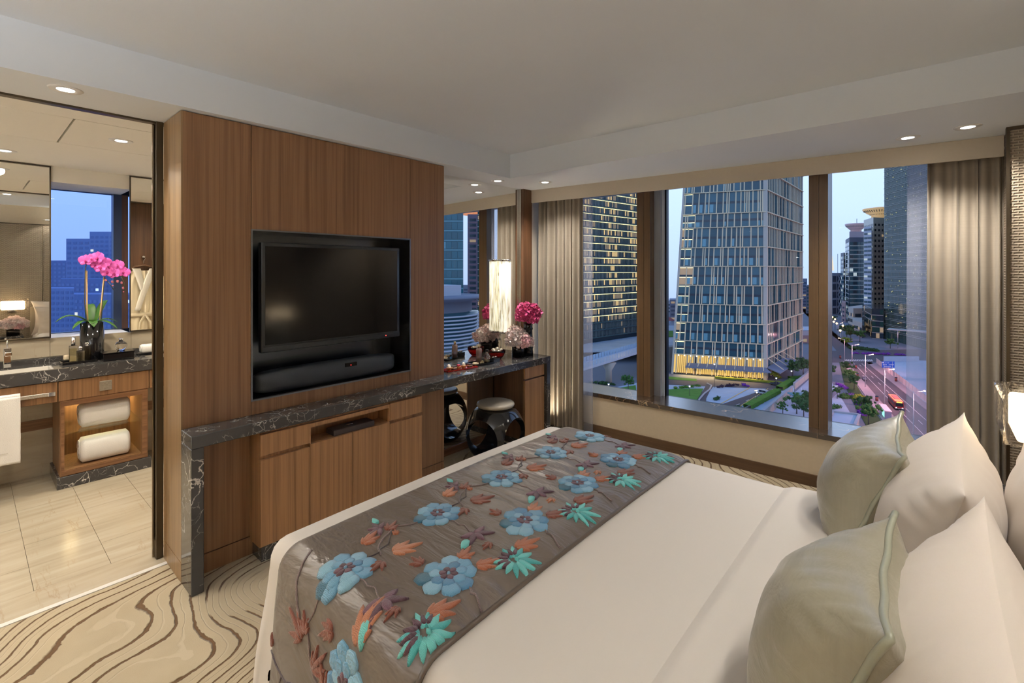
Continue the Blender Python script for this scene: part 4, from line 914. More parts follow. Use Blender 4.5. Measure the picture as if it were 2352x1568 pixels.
# orchid
def orchid():
    L=(.68,5.09,ZC+.0005); r=empty('orchid',L,'magenta orchid with two arching stems in a tall black cylinder pot','plant')
    MB().lathe([(0,.0),(.073,.0),(.075,.004),(.075,.300),(.070,.300),(.069,.285),(0,.285)],L,36,True,False).build('pot',M_black,r)
    MB().lathe([(0,.305),(.05,.297),(.069,.286)],L,20,True,False).build('moss',plain('moss',(.10,.16,.015),.95,0,.1,.5,60,1.0,120),r)
    z0=ZC+.30
    def leaf_(ang,Ln,wd,up,droop,nm='leaf'):
        def P(u,v):
            s=v; rad=.02+Ln*s; zz=z0+up*math.sin(s*PI*.5)-droop*s*s; w=wd*math.sin(PI*min(1,.12+s*.88))**.7*u
            return (L[0]+math.cos(ang)*rad-math.sin(ang)*w,L[1]+.25*(math.sin(ang)*rad+math.cos(ang)*w) if False else L[1]+math.sin(ang)*rad*.8+math.cos(ang)*w,zz+.25*abs(w))
        MB().grid(P,frange(-1,1,7),frange(0,1,12)).build(nm,M_leafg,r,solid=.003)
    for a in((3.3,.20,.034,.12,.10),(2.7,.10,.03,.05,.09),(-.1,.14,.028,.05,.06),(.6,.11,.032,.17,.0),(1.6,.10,.034,.16,.02),(-.7,.17,.020,.04,.10),(3.9,.16,.022,.05,.09),(4.7,.10,.03,.03,.06)): leaf_(*a)
    M_stake=plain('bamboo_stake',(.62,.42,.20),.5); M_os=plain('orchid_stem',(.06,.055,.035),.5); M_orch=petal_mat('orchid_magenta',(.62,.06,.36),(.80,.18,.55)); M_lip=plain('orchid_lip',(.42,.02,.17),.4); M_bud=plain('orchid_bud',(.50,.14,.18),.4)
    MB().tube([(.655,5.09,z0-.02),(.648,5.09,1.3),(.646,5.09,1.60)],.006,7).build('stake',M_stake,r); MB().tube([(.722,5.09,z0-.02),(.735,5.09,1.3),(.754,5.09,1.545)],.006,7).build('stake',M_stake,r)
    s1=[(.645,5.08,z0-.02),(.633,5.08,1.35),(.637,5.08,1.6),(.65,5.08,1.70),(.685,5.075,1.73),(.73,5.07,1.69),(.77,5.06,1.63)]; s2=[(.735,5.08,z0-.02),(.742,5.08,1.35),(.758,5.08,1.56),(.79,5.07,1.64),(.84,5.06,1.60),(.875,5.05,1.50),(.885,5.05,1.41)]; s3=[(.756,5.08,1.54),(.785,5.06,1.49),(.81,5.05,1.44)]
    for s in(s1,s2,s3): MB().tube(s,.0032,6).build('stem',M_os,r)
    def bloom(c,rr,tilt,spin):
        c=Vector(c); M=Matrix.Translation(c)@Matrix.Rotation(tilt,4,'Z')@Matrix.Rotation(R(80),4,'X')@Matrix.Rotation(spin,4,'Z')
        f=empty('flower',tuple(c)); adopt(f,r)
        for k,(a,w,Ln) in enumerate(((90,.40,1),(162,.72,1.02),(18,.72,1.02),(228,.38,.95),(312,.38,.95))):
            a=R(a)
            def P(u,v):
                s=v*Ln; wd=w*math.sin(PI*min(1,.10+v*.80))*u; p=Vector((math.cos(a)*s-math.sin(a)*wd,math.sin(a)*s+math.cos(a)*wd,.22*s*s-.1*abs(u)))
                return tuple(M@(p*rr))
            MB().grid(P,frange(-1,1,6),frange(0,1,7)).build('petal',M_orch,f,solid=.0012)
        m=MB(); m.sphere((0,0,0),(.18*rr,.28*rr,.2*rr),10,7); m.v=[tuple(M@(Vector(p)+Vector((0,-.15*rr,.12*rr)))) for p in m.v]; m.build('lip',M_lip,f)
    Y_=5.06
    for i,(px,py,rr) in enumerate(((197,598,.040),(209,594,.034),(223,592,.044),(219,608,.030),(240,603,.040),(230,613,.042),(252,612,.040),(246,624,.042),(262,628,.038),(270,609,.040),(283,625,.040))):
        u=(px-CX)/FPX; t=Y_/(FW[1]+RT[1]*u); bloom((t*(FW[0]+RT[0]*u),Y_-.01*(i%3),EYE+(HY-py)/FPX*t),rr*1.15,R(-20+20*math.sin(i*2.1)),R(12*math.sin(i*1.7)))
    for (px,py,rr) in((243,643,.009),(258,647,.010),(270,646,.010),(279,649,.009),(283,661,.009),(284,670,.006),(259,656,.006)):
        u=(px-CX)/FPX; t=Y_/(FW[1]+RT[1]*u); MB().sphere((t*(FW[0]+RT[0]*u),Y_,EYE+(HY-py)/FPX*t),(rr,rr,rr*1.15),10,7).build('bud',M_bud,r)
orchid()
# toiletries
tray((.585,5.005,ZC+.0005),.20,.12,.018,4,'black lacquer tray carrying three perfume bottles on the vanity',M_black,'toiletry_tray')
ZT_=ZC+.0105
def sq_bottle(c,w,d,h,capr,caph,label,ball=False,liq=(.55,.48,.28)):
    r=empty('perfume_bottle',c,label,'bottle','perfume bottles on the vanity tray')
    MB().rbox(c[0]-w/2,c[0]+w/2,c[1]-d/2,c[1]+d/2,c[2],c[2]+h,.003,2).build('bottle_body',M_clear,r)
    MB().rbox(c[0]-w/2+.004,c[0]+w/2-.004,c[1]-d/2+.004,c[1]+d/2-.004,c[2]+.008,c[2]+h*.82,.002,1).build('liquid',glass_pane('pale_perfume',(.86,.84,.70),.5),r)
    if ball: MB().cyl((c[0],c[1],0),capr*.7,c[2]+h,c[2]+h+.010,14).build('collar',M_chrome,r); MB().sphere((c[0],c[1],c[2]+h+.010+capr*.7),capr,14,9).build('stopper',M_chrome,r)
    else: MB().cyl((c[0],c[1],0),capr,c[2]+h,c[2]+h+caph,18).build('cap',M_chrome,r)
sq_bottle((.556,4.995,ZT_),.048,.03,.128,.0125,.062,'tallest slim clear perfume bottle with a cylindrical chrome cap')
sq_bottle((.594,4.965,ZT_),.045,.025,.088,.014,.02,'shorter clear perfume bottle in front with a chrome ball stopper',True)
sq_bottle((.640,5.02,ZT_),.046,.028,.112,.014,.02,'rear clear perfume bottle next to the orchid pot with a ball stopper',True)
so=empty('soap_bar',(.57,5.13,ZC),'cream soap bar on a dark dish behind the perfume bottles','soap'); B(.50,.60,5.10,5.18,ZC+.0005,ZC+.012).build('dish',M_black,so); MB().rbox(.515,.585,5.115,5.165,ZC+.012,ZC+.05,.008,2).build('bar',plain('soap_cream',(.72,.60,.42),.5),so)
bx=empty('lacquer_box',(.82,4.96,ZC),'square black lacquer tissue box on the vanity','box'); MB().rbox(.722,.918,4.90,5.04,ZC+.0005,ZC+.058,.003,1).build('box_body',M_black,bx); MB().rbox(.719,.921,4.897,5.043,ZC+.058,ZC+.066,.002,1).build('lid',M_black,bx)
bottle((.845,4.985,ZC+.0665),[(0,.0),(.022,.0),(.030,.012),(.041,.036),(.040,.052),(.03,.066),(.014,.074),(.012,.082),(0,.082)],[(0,.082),(.013,.082),(.017,.094),(.010,.099),(0,.099)],'round faceted glass perfume flask standing on the black box',M_clear,M_chrome)
rolled_towel((1.07,5.06,ZC+.052),.16,.035,.038,'small rolled hand towel at the right end of the vanity',None)
dt=empty('towel_dish',(1.06,5.06,ZC),'dark metal dish under the small hand towel','dish'); MB().box(.97,1.16,5.02,5.10,ZC+.0005,ZC+.013).box(.955,.97,5.05,5.07,ZC+.006,ZC+.013).build('dish_body',M_blackmet,dt)
# robe on the back of the television wall (seen in the mirror)
ro=empty('bath_robe',(1.44,3.26,.5),'cream waffle bath robe on a dark hanger seen in the right vanity mirror','robe')
M_robe=cloth('robe_cotton',(.72,.62,.43),.85,.4,300,.4,.05); M_collar=cloth('robe_collar',(.80,.75,.65),.85,.5,260,.6,.03)
def RB(u,v):
    z=lerp(.55,1.60,v); w=.205-.10*max(0,(v-.80)/.2)**1.6; w-=.055*math.exp(-((z-1.07)/.06)**2)
    return (1.44+u*w,3.235+.075*math.sqrt(max(0,1-u*u))*(.8+.2*math.sin(u*13+v*2))+.01*math.sin(u*17),z)
MB().grid(RB,frange(-1,1,40),frange(0,1,40)).build('robe_body',M_robe,ro,solid=.006)
for t0,b0,z1 in((.085,-.075,1.12),(-.085,-.02,1.36)):
    MB().grid(lambda u,v:(1.44+lerp(t0,b0,v**.85)+u*.040*(1-.35*v),3.318+.012*(1-u*u)+(.006 if t0>0 else 0),lerp(1.625,z1,v)),frange(-1,1,6),frange(0,1,16)).build('lapel',M_collar,ro,solid=.006)
for s in(-1,1):
    MB().tube([(1.44+s*.19,3.27,1.53),(1.44+s*.225,3.28,1.3),(1.44+s*.215,3.29,1.02),(1.44+s*.21,3.29,.92)],[.05,.055,.058,.06],12).build('sleeve',M_robe,ro)
MB().grid(lambda u,v:(1.44+u*.162,3.232+.088*math.sqrt(max(0,1-u*u)),1.045+.05*v),frange(-1,1,30),[0,.5,1]).build('belt',M_robe,ro,solid=.008)
for s in(-1,1): MB().tube([(1.44,3.335,1.07),(1.44+s*.05,3.345,.98),(1.44+s*.07,3.335,.78)],.013,6).build('belt_end',M_robe,ro)
MB().tube([(1.30,3.26,1.60),(1.36,3.26,1.645),(1.44,3.26,1.665),(1.52,3.26,1.645),(1.58,3.26,1.60)],.014,8).build('hanger',M_wooddk,ro)
MB().tube([(1.44,3.26,1.665),(1.44,3.26,1.72),(1.455,3.26,1.745),(1.44,3.26,1.765),(1.425,3.255,1.755)],.0035,6).build('hook',M_nickel,ro)
MB().cyl((1.44,3.216,1.765),.014,0,.05,14,ax='y').build('wall_peg',M_chrome,ro)
# peonies on the near nightstand (seen in the mirror)
bouquet((.50,-.22,.6005),'pale pink peonies in a black cylinder vase on the nightstand in the mirror',[(0,.004),(.072,.004),(.074,0),(.074,.10),(.068,.102),(.067,.09),(0,.09)],[(-.08,0,.16,.085,None),(.08,.02,.17,.085,None),(0,.06,.18,.085,None),(.01,-.05,.21,.085,None),(.05,.06,.14,.07,M_pkmix),(-.05,.08,.15,.07,M_pkwhite)],M_pkwhite)
# ============================================================ CITY OUTSIDE
GZ=-48.4
def PD(px,d,mir=False):
    u=(px-CX)/FPX; x,y=d*(FW[0]+RT[0]*u),d*(FW[1]+RT[1]*u)
    return (x,2*3.157-y) if mir else (x,y)
def GP(px,py,z=GZ): return PD(px,(z-EYE)*FPX/(HY-py))
def ZP(py,d): return EYE+(HY-py)/FPX*d
def flat(poly,z,name,mat,kind=None,parent=None,h=.12):
    return MB().poly(poly if sum((poly[i][0]-poly[i-1][0])*(poly[i][1]+poly[i-1][1]) for i in range(len(poly)))<0 else poly[::-1],z-h,z).build(name,mat,parent,kind=kind)
G_ground=plain('city_ground',(.17,.185,.215),.9,0,.2,.35,.02); G_asph=plain('asphalt',(.085,.075,.085),.85,0,.3,.15,.3); G_pave=plain('paving',(.30,.26,.27),.8,0,.3,.12,.8); G_lot=plain('pale_concrete',(.40,.46,.53),.9,0,.2,.2,.12); G_lawn=plain('lawn',(.10,.235,.045),.95,0,.1,.35,.5,.4,3); G_line=plain('road_paint',(.62,.6,.58),.7); G_conc=plain('concrete',(.36,.36,.37),.8,0,.3,.1,.6); G_slate=plain('slate_paving',(.15,.18,.23),.8,0,.3,.45,1.2); G_yel=plain('kerb_yellow',(.62,.42,.12),.7)
gr=struct(MB().poly([(820*math.cos(TAU*k/48),820*math.sin(TAU*k/48)) for k in range(48)],GZ-2,GZ-.06).build('floor_city_ground',G_ground))
def ext(a,b,t): return (a[0]+(b[0]-a[0])*t,a[1]+(b[1]-a[1])*t)
kL=(GP(1943,830),GP(2032.6,935)); kR=(GP(1997,837),GP(2123,936))
road=struct(flat([ext(*kL,-6.5),ext(*kR,-7.5),ext(*kR,2.2),ext(*kL,2.2)],GZ,'floor_avenue',G_asph,h=.3))
xr=[GP(1500,812),GP(2400,800),GP(2400,826),GP(1500,846)]
xroad=struct(flat([GP(1880,806),GP(2200,800),GP(2200,831),GP(1880,832)],GZ+.03,'floor_cross_street',G_asph,h=.3))
for f0 in (.30,.5,.68):
    a0=ext(kL[0],kR[0],f0); b0=ext(kL[1],kR[1],f0)
    if f0==.5:
        for k in range(14): p=ext(a0,b0,.06+k*.16); q=ext(a0,b0,.06+k*.16+.05); MB().beam((*p,GZ+.06),(*q,GZ+.06),.18,.04).build('lane_dash',G_line,road)
    else: MB().beam((*ext(a0,b0,0),GZ+.06),(*ext(a0,b0,2.2),GZ+.06),.18,.04).build('lane_line',G_line,road)
for f0 in(.012,.985): MB().beam((*ext(kL[0],kR[0],f0),GZ+.08),(*ext(ext(kL[0],kR[0],f0),ext(kL[1],kR[1],f0),2.2),GZ+.08),.25,.2).build('kerb',G_pave,road)
for k in range(16):
    a0=ext(GP(1942,829),GP(2004,829.5),k/15); b0=ext(GP(1940,825.5),GP(2001,826),k/15); MB().beam((*a0,GZ+.08),(*b0,GZ+.08),.5,.04).build('crossing_stripe',G_line,road)
sw=struct(flat([kL[0],ext(*kL,2.2),ext(GP(1932,829),GP(2031,972),1.9),GP(1932,829)],GZ+.15,'floor_sidewalk',G_pave,h=.4))
sw2=struct(flat([kR[0],ext(*kR,2.2),ext(GP(2013,834),GP(2124,924),2.2),GP(2013,834)],GZ+.15,'floor_sidewalk_far',G_pave,h=.4))
lot=struct(flat([GP(2014,834),GP(2126,926),GP(2500,960),GP(2500,836),GP(2040,826)],GZ+.05,'floor_building_lot',G_lot,h=.3))
# ---- fence along the avenue
fe=empty('site_fence',(*GP(2060,870),GZ),'long pale site fence along the far side of the avenue','fence')
M_fence=plain('pale_fence_sheet',(.58,.52,.54),.7,0,.3,.08,.5); fa_,fb_=GP(2013,834),GP(2124,922)
for k in range(26):
    p=ext(fa_,fb_,k/16); q=ext(fa_,fb_,(k+.94)/16); MB().beam((*p,GZ+1.5),(*q,GZ+1.5),.1,2.6).build('panel',M_fence,fe)
    MB().beam((*ext(fa_,fb_,(k+.97)/16),GZ+.1),(*ext(fa_,fb_,(k+.97)/16),GZ+3.0),.22).build('post',G_conc,fe)
wl=struct(MB().beam((*GP(2030,830),GZ+1.4),(*GP(2110,830),GZ+1.4),.6,2.8).build('wall_site_end',plain('site_wall_blue',(.36,.43,.52),.8,0,.2,.2,.2)))
# ---- forecourt
P1=[GP(1340,905),GP(1500,871),GP(1800,884),GP(1835,868),GP(1905,868),GP(1990,1010),GP(1600,1100),GP(1340,1050)]
pl=struct(flat(P1,GZ+.02,'floor_forecourt',G_lot,h=.3))
flat([GP(1500,868),GP(1790,880),GP(1800,886),GP(1775,893),GP(1690,890),GP(1500,882)],GZ+.10,'drive',G_asph,parent=pl)
flat([GP(1770,890),GP(1800,886),GP(1690,938),GP(1655,940),GP(1640,935)],GZ+.13,'drive',G_asph,parent=pl)
flat([GP(1625,880),GP(1643,882),GP(1632,895),GP(1622,915),GP(1622,940),GP(1598,940),GP(1602,915),GP(1614,898)],GZ+.12,'drive',G_asph,parent=pl)
for k in range(9):
    a0=ext(GP(1765,894),GP(1702,936),k/8); b0=ext(GP(1800,894),GP(1740,936),k/8); MB().beam((*a0,GZ+.16),(*b0,GZ+.16),.15,.05).build('bay_line',G_line,pl)
for k in range(8):
    a0=ext(GP(1690,892),GP(1640,915),k/7); b0=ext(GP(1718,892),GP(1668,916),k/7); MB().beam((*a0,GZ+.16),(*b0,GZ+.16),.15,.05).build('bay_line',G_line,pl)
for k in range(5):
    a0=ext(GP(1782,892),GP(1680,936),k/5+.04); b0=ext(GP(1782,892),GP(1680,936),k/5+.11); MB().beam((*a0,GZ+.18),(*b0,GZ+.18),.22,.05).build('lane_dash',G_line,pl)
for a0,b0 in(((1764,893),(1690,940)),((1722,891),(1650,931))): MB().beam((*GP(*a0),GZ+.17),(*GP(*b0),GZ+.17),.3,.08).build('kerb',G_yel,pl)
MB().tube([(*GP(*p),GZ+.2) for p in((1624,881),(1634,886),(1630,895),(1617,905),(1606,918),(1600,935))],.35,6).build('kerb',G_conc,pl)
for nm,poly in(('lawn',[(1500,898),(1560,893),(1615,893),(1610,905),(1600,920),(1594,940),(1500,940)]),('lawn',[(1340,905),(1460,885),(1466,935),(1420,935),(1445,905),(1340,925)]),('lawn',[(1425,925),(1448,905),(1470,900),(1470,940)]),('lawn',[(1500,868),(1545,872),(1600,876),(1600,871),(1500,862)])):
    flat([GP(*p) for p in poly],GZ+.2,'lawn_patch',G_lawn,parent=pl)
flat([GP(1752,945),GP(1788,920),GP(1824,884),GP(1848,868),GP(1862,868),GP(1810,915),GP(1775,945)],GZ+.2,'slate_path',G_slate,parent=pl)
flat([GP(*p) for p in((1928,832),(1936,832),(1980,905),(2028,972),(1990,978),(1963,930),(1940,885))],GZ+.12,'planting_bed',plain('planting_soil',(.05,.085,.03),.95,0,.1,.4,.8),parent=pl)
# hedges, walls
G_hedge=plain('hedge_green',(.085,.20,.025),.9,0,.2,.4,1.5,1.0,2.5); G_hy=plain('hedge_yellow_green',(.22,.26,.03),.9,0,.2,.4,1.5,1.0,2.5); G_tree=plain('tree_green',(.04,.095,.03),.9,0,.2,.5,.6,1.0,1.2); G_tree2=plain('tree_mid_green',(.06,.14,.035),.9,0,.2,.5,.6,1.0,1.2); G_pur=plain('purple_azalea',(.20,.05,.36),.9,0,.2,.5,2,1,3); G_trunk=plain('trunk_grey',(.09,.075,.065),.9)
def leafy(name,pts,n,r,mat,par=None,seed=0,zs=1.0,dense=34):
    rd=random.Random(seed); m=MB(); vs=[]; fs=[]
    for k in range(n):
        c=Vector(pts(rd)); rr=r*rd.uniform(.6,1.15)
        b=bmesh.new(); bmesh.ops.create_icosphere(b,subdivisions=1,radius=rr*.72)
        for v in b.verts: v.co.z*=zs; v.co+=c
        m.bm(b,False)
        for j in range(dense):
            d=Vector((rd.gauss(0,1),rd.gauss(0,1),rd.gauss(0,1)))
            if d.length<1e-3: continue
            d.normalize(); p=c+Vector((d.x*rr,d.y*rr,d.z*rr*zs))*rd.uniform(.75,1.12); t=(d.orthogonal().normalized()+Vector((rd.uniform(-.6,.6),rd.uniform(-.6,.6),rd.uniform(-.6,.6)))).normalized(); u=d.cross(t); s_=rr*rd.uniform(.16,.30); i=len(vs)
            vs+=[tuple(p-t*s_),tuple(p+u*s_*.7),tuple(p+t*s_),tuple(p-u*s_*.7)]; fs.append((i,i+1,i+2,i+3))
    m.add(vs,fs,False)
    return m.build(name,mat,par)
def hedge(a,b,w,h,label,mat=None,seed=1):
    r=empty('hedge',(*ext(a,b,.5),GZ),label,'hedge','clipped hedges in the forecourt'); va=Vector((b[0]-a[0],b[1]-a[1])); L=va.length; t=va/L; nrm=Vector((-t.y,t.x))
    def P(u,v):
        # box section swept, with leaf noise
        k=v*4; sec=((-.5,0),(-.5,1),(.5,1),(.5,0)); i=min(2,int(v*3)); f_=v*3-i; s0,s1=sec[i],sec[i+1]; ox,oz=lerp(s0[0],s1[0],f_)*w,lerp(s0[1],s1[1],f_)*h
        q=Vector(a)+t*(u*L)+nrm*ox; d=.18*N3(q.x*1.5,q.y*1.5,oz*2); return (q.x+nrm.x*d,q.y+nrm.y*d,GZ+.2+oz+d)
    nu=max(4,int(L*1.5)); MB().grid(P,frange(0,1,nu),frange(0,1,13),False).build('foliage',mat or G_hedge,r)
hedge(GP(1716,940),GP(1787,902),2.6,1.5,'bright green clipped hedge in front of the silver van'); hedge(GP(1790,897),GP(1820,878),2.6,1.5,'bright green clipped hedge farther along beside the dark car',seed=2)
hedge(GP(1642,869),GP(1800,882),1.6,.8,'low clipped hedge running along the tower entrance',G_hy,3); hedge(GP(1812,870),GP(1842,869),1.8,1.0,'short low hedge between the tower corner and the mullion',None,4)
M_wallst=plain('sandstone_wall',(.42,.39,.34),.85,0,.2,.12,.6)
def rwall(pts,h,label,th=.7):
    r=empty('garden_wall',(*pts[0],GZ),label,'wall')
    for i in range(len(pts)-1):
        n=6
        for k in range(n): MB().beam((*ext(pts[i],pts[i+1],k/n),GZ+h/2-.3),(*ext(pts[i],pts[i+1],(k+.97)/n),GZ+h/2-.3),th,h-.15).build('stone_block',M_wallst,r)
        MB().beam((*pts[i],GZ+h-.25),(*pts[i+1],GZ+h-.25),th+.2,.3).build('coping',G_conc,r)
rwall([GP(1750,965),GP(1820,903)],3.2,'sandstone garden wall descending left of the right mullion'); rwall([GP(1824,895),GP(1866,860)],3.0,'sandstone garden wall behind the covered walkway')
# ---- generic building
def quad_face(m,a,b,z0,z1,off=0.0):
    v=Vector((b[0]-a[0],b[1]-a[1])); n=Vector((v.y,-v.x)).normalized()*off
    m.add([(a[0]+n.x,a[1]+n.y,z0),(b[0]+n.x,b[1]+n.y,z0),(b[0]+n.x,b[1]+n.y,z1),(a[0]+n.x,a[1]+n.y,z1)],[(0,1,2,3)])
def area(p): return sum(p[i-1][0]*p[i][1]-p[i][0]*p[i-1][1] for i in range(len(p)))/2
def bld(name,label,plan,z0,z1,fh,ww,gap,body,wins,wh=.6,seed=0,bands=None,cat='building',roofm=None,group=None,faces=None):
    if area(plan)<0: plan=plan[::-1]
    rd=random.Random(seed); c=(sum(p[0] for p in plan)/len(plan),sum(p[1] for p in plan)/len(plan))
    r=empty(name,(*c,z0),label,cat,group); MB().poly(plan,z0,z1).build('tower_body',body,r)
    ms=[MB() for _ in wins]; bm_=MB()
    for i in range(len(plan)):
        a,b=plan[i],plan[(i+1)%len(plan)]; L=math.dist(a,b); 
        mid=((a[0]+b[0])/2,(a[1]+b[1])/2); nrm=((b[1]-a[1]),-(b[0]-a[0]))
        if (mid[0]*nrm[0]+mid[1]*nrm[1])>0: continue
        nf=int((z1-z0)/fh); nw=max(1,int(L/ww))
        for f in range(nf):
            zb=z0+f*fh+fh*(1-wh)*.5
            if bands: quad_face(bm_,a,b,z0+f*fh-.12*fh*bands[1],z0+f*fh+.12*fh*bands[1],.35)
            for w in range(nw):
                x=rd.random(); acc=0
                for k,(mt,pr) in enumerate(wins):
                    acc+=pr
                    if x<acc: break
                p=ext(a,b,(w+gap/2)/nw); q=ext(a,b,(w+1-gap/2)/nw); quad_face(ms[k],p,q,zb,zb+fh*wh,.18)
    for k,(mt,pr) in enumerate(wins):
        if ms[k].f: ms[k].build('window_grid',mt,r,kind='stuff')
    if bm_.f: bm_.build('floor_bands',bands[0],r,kind='stuff')
    if roofm: MB().poly([ext(c,p,.7) for p in plan],z1,z1+fh*1.2).build('roof_plant',roofm,r)
    return r
def gl(name,c,rough=.12,spec=.55,metal=.0,**k): return plain(name,c,rough,metal,spec,.15,.05,**k)
K_blue=gl('tower_glass_blue',(.017,.075,.105)); K_blue2=gl('tower_glass_mid',(.035,.125,.165)); K_blue3=gl('tower_glass_pale',(.13,.33,.40)); K_dk=gl('tower_glass_dark',(.018,.04,.06)); K_teal=gl('tower_glass_teal',(.03,.15,.20)); K_grn=gl('tower_glass_green',(.014,.065,.058),.08); K_t2=gl('office_glass_grey',(.065,.105,.115))
L_warm=emis('lit_window_warm',(1,.66,.25),1.0); L_dim=emis('lit_window_dim',(.9,.62,.34),.32,(.1,.1,.1)); L_strip=emis('lit_strip',(1,.86,.42),2.4); L_lobby=emis('lit_lobby',(1,.62,.13),.85); L_white=emis('lit_white',(1,1,.95),3.0); L_cool=emis('lit_cool',(.8,.95,1),.5)
B_cream=plain('cream_stone',(.50,.47,.40),.7,0,.3,.05,.1); B_metal=plain('uplit_mullion',(.66,.57,.38),.5,.0,.4); B_grey=plain('grey_tower',(.17,.20,.27),.7); B_white=plain('white_tower',(.46,.50,.58),.7); B_navy=plain('navy_tower',(.045,.075,.13),.5); B_pink=plain('rose_stone',(.33,.20,.20),.7); B_purp=plain('mauve_tower',(.17,.13,.19),.6); B_line=plain('facade_line',(.40,.45,.44),.4,.4,.6); B_conc=plain('podium_stone',(.45,.40,.35),.7)  # B_metal: warm facade uplighting put into the fin colour
# ---- main tower
def main_tower():
    dC=219.0; C=PD(1758,dC); Rr=PD(1842,279); L0=PD(1544,233); Lt=PD(1572,231); zt=86.0
    r=empty('glass_tower',(*C,GZ),'tall tapered glass office tower with pale mullions in the middle window','tower')
    def left(z):
        t=(z-GZ)/(ZP(410,dC)-GZ); return ext(L0,Lt,t)
    def S(u,z,off=0):
        p=ext(left(z),C,u); n=Vector((C[1]-left(z)[1],-(C[0]-left(z)[0]))).normalized(); 
        if n.x*p[0]+n.y*p[1]>0: n=-n
        return (p[0]+n.x*off,p[1]+n.y*off,z)
    nR=Vector((Rr[1]-C[1],-(Rr[0]-C[0]))).normalized()
    if nR.x*C[0]+nR.y*C[1]>0: nR=-nR
    def SR(u,z,off=0):
        p=ext(C,Rr,u); return (p[0]+nR.x*off,p[1]+nR.y*off,z)
    back=(Rr[0]+L0[0]-C[0],Rr[1]+L0[1]-C[1]); lt=left(zt); backt=(Rr[0]+lt[0]-C[0],Rr[1]+lt[1]-C[1])
    MB().add([(*L0,GZ),(*C,GZ),(*Rr,GZ),(*back,GZ),(*lt,zt),(*C,zt),(*Rr,zt),(*backt,zt)],[(3,2,1,0),(4,5,6,7),(0,1,5,4),(1,2,6,5),(2,3,7,6),(3,0,4,7)]).build('tower_body',K_dk,r)
    zl=[ZP(y,dC) for y in(870.5,823.5,790.2,745.4,701.8,656.4,611.3,566.6,519.2,486.3,435.7)]
    while zl[-1]<zt-9: zl.append(zl[-1]+8.9)
    rd=random.Random(5); strips=MB(); fins=MB(); finsR=MB(); lobf=MB(); panR=[MB(),MB(),MB()]; sub=MB(); extra=[MB(),MB(),MB()]
    gm=[K_blue,K_blue,K_blue,K_blue2,K_blue2]; npan=0
    for s in range(len(zl)-1):
        za,zb=zl[s],zl[s+1]; lob=(s==0)
        # left face
        us=[0.0]
        while us[-1]<.985: us.append(min(1,us[-1]+rd.choice((.026,.045,.06,.08,.095)))) 
        if lob: us=[0,.04,.16,.24,.27,.31,.44,.48,.50,.58,.64,.71,.79,.81,.87,.91,.96,1]
        for k in range(len(us)-1):
            a,b=us[k]+.004,us[k+1]-.004
            if b-a<.006: continue
            q=[S(a,za+.35,.12),S(b,za+.35,.12),S(b,zb-.35,.12),S(a,zb-.35,.12)]
            mt=(L_lobby if (us[k+1]-us[k])>.035 else K_dk) if lob else rd.choice(gm)
            if s<9 and us[k]<.10 and not lob and rd.random()<.6: mt=rd.choice((L_dim,K_blue2))
            MB().add(q,[(0,1,2,3)]).build('pane',mt,r); npan+=1
            mid=(za+zb)/2
            if us[k]<.11 and not lob and s<12:
                for z_ in(mid-.7,zb-.6): strips.beam(S(a,z_,.3),S(b,z_,.3),.12,.22)
            if not lob:
                sub.add([S(a,mid-.55,.2),S(b,mid-.55,.2),S(b,mid+.5,.2),S(a,mid+.5,.2)],[(0,1,2,3)])
                if rd.random()<.35: extra[2].add([S(lerp(a,b,.1),za+.6,.22),S(lerp(a,b,.6),za+.6,.22),S(lerp(a,b,.6),mid-.6,.22),S(lerp(a,b,.1),mid-.6,.22)],[(0,1,2,3)])
            for zz in ((za+zb)/2,) if lob else (): pass
        for u in us: fins.beam(S(u,za,.3),S(u,zb,.3),.26,.5)
        if lob:
            for k in range(46): lobf.beam(S(.04+k*.021,za,.3),S(.04+k*.021,zb,.3),.10,.2)
        MB().beam(S(0,zb,.5),S(1,zb,.5),.8,.38).build('floor_band',B_metal,r)
        # right face
        nR_=26
        for k in range(nR_):
            a,b=(k+.06)/nR_,(k+.94)/nR_; m_=rd.choice((0,0,1,2)); panR[m_].add([SR(a,za+.3,.12),SR(b,za+.3,.12),SR(b,zb-.3,.12),SR(a,zb-.3,.12)],[(0,1,2,3)])
            if rd.random()<.75: finsR.beam(SR(k/nR_,za,.2),SR(k/nR_,zb,.2),.5,.25)
        MB().beam(SR(0,zb,.5),SR(1,zb,.5),.8,.38).build('floor_band',B_metal,r)
    strips.build('ceiling_lights',L_strip,r,kind='stuff')
    MB().beam((*C,GZ),(*C,zt),1.5).build('corner_mullion',B_cream,r); MB().beam((*L0,GZ),(*lt,zt),1.0).build('corner_mullion',B_cream,r); MB().beam((*Rr,GZ),(*Rr,zt),.8).build('corner_mullion',B_cream,r)
    fins.build('fins',B_metal,r,kind='stuff'); lobf.build('lobby_bars',plain('lobby_bronze',(.25,.13,.05),.5),r,kind='stuff'); finsR.build('fins',B_metal,r,kind='stuff'); sub.build('spandrels',K_dk,r,kind='stuff'); extra[2].build('blinds',K_blue3,r,kind='stuff')
    for k,mt in enumerate((K_blue,K_blue2,K_dk)): panR[k].build('side_panes',mt,r,kind='stuff')
    # entrance canopy
    zc=ZP(845,dC)
    MB().add([S(.17,zc,.5),S(1.0,zc,.5),S(1.03,zc-.6,8.5),S(.14,zc-.6,8.5),S(.17,zc+.35,.5),S(1.0,zc+.35,.5),S(1.03,zc-.25,8.5),S(.14,zc-.25,8.5)],[(3,2,1,0),(4,5,6,7),(0,1,5,4),(1,2,6,5),(2,3,7,6),(3,0,4,7)]).build('canopy',B_grey,r)
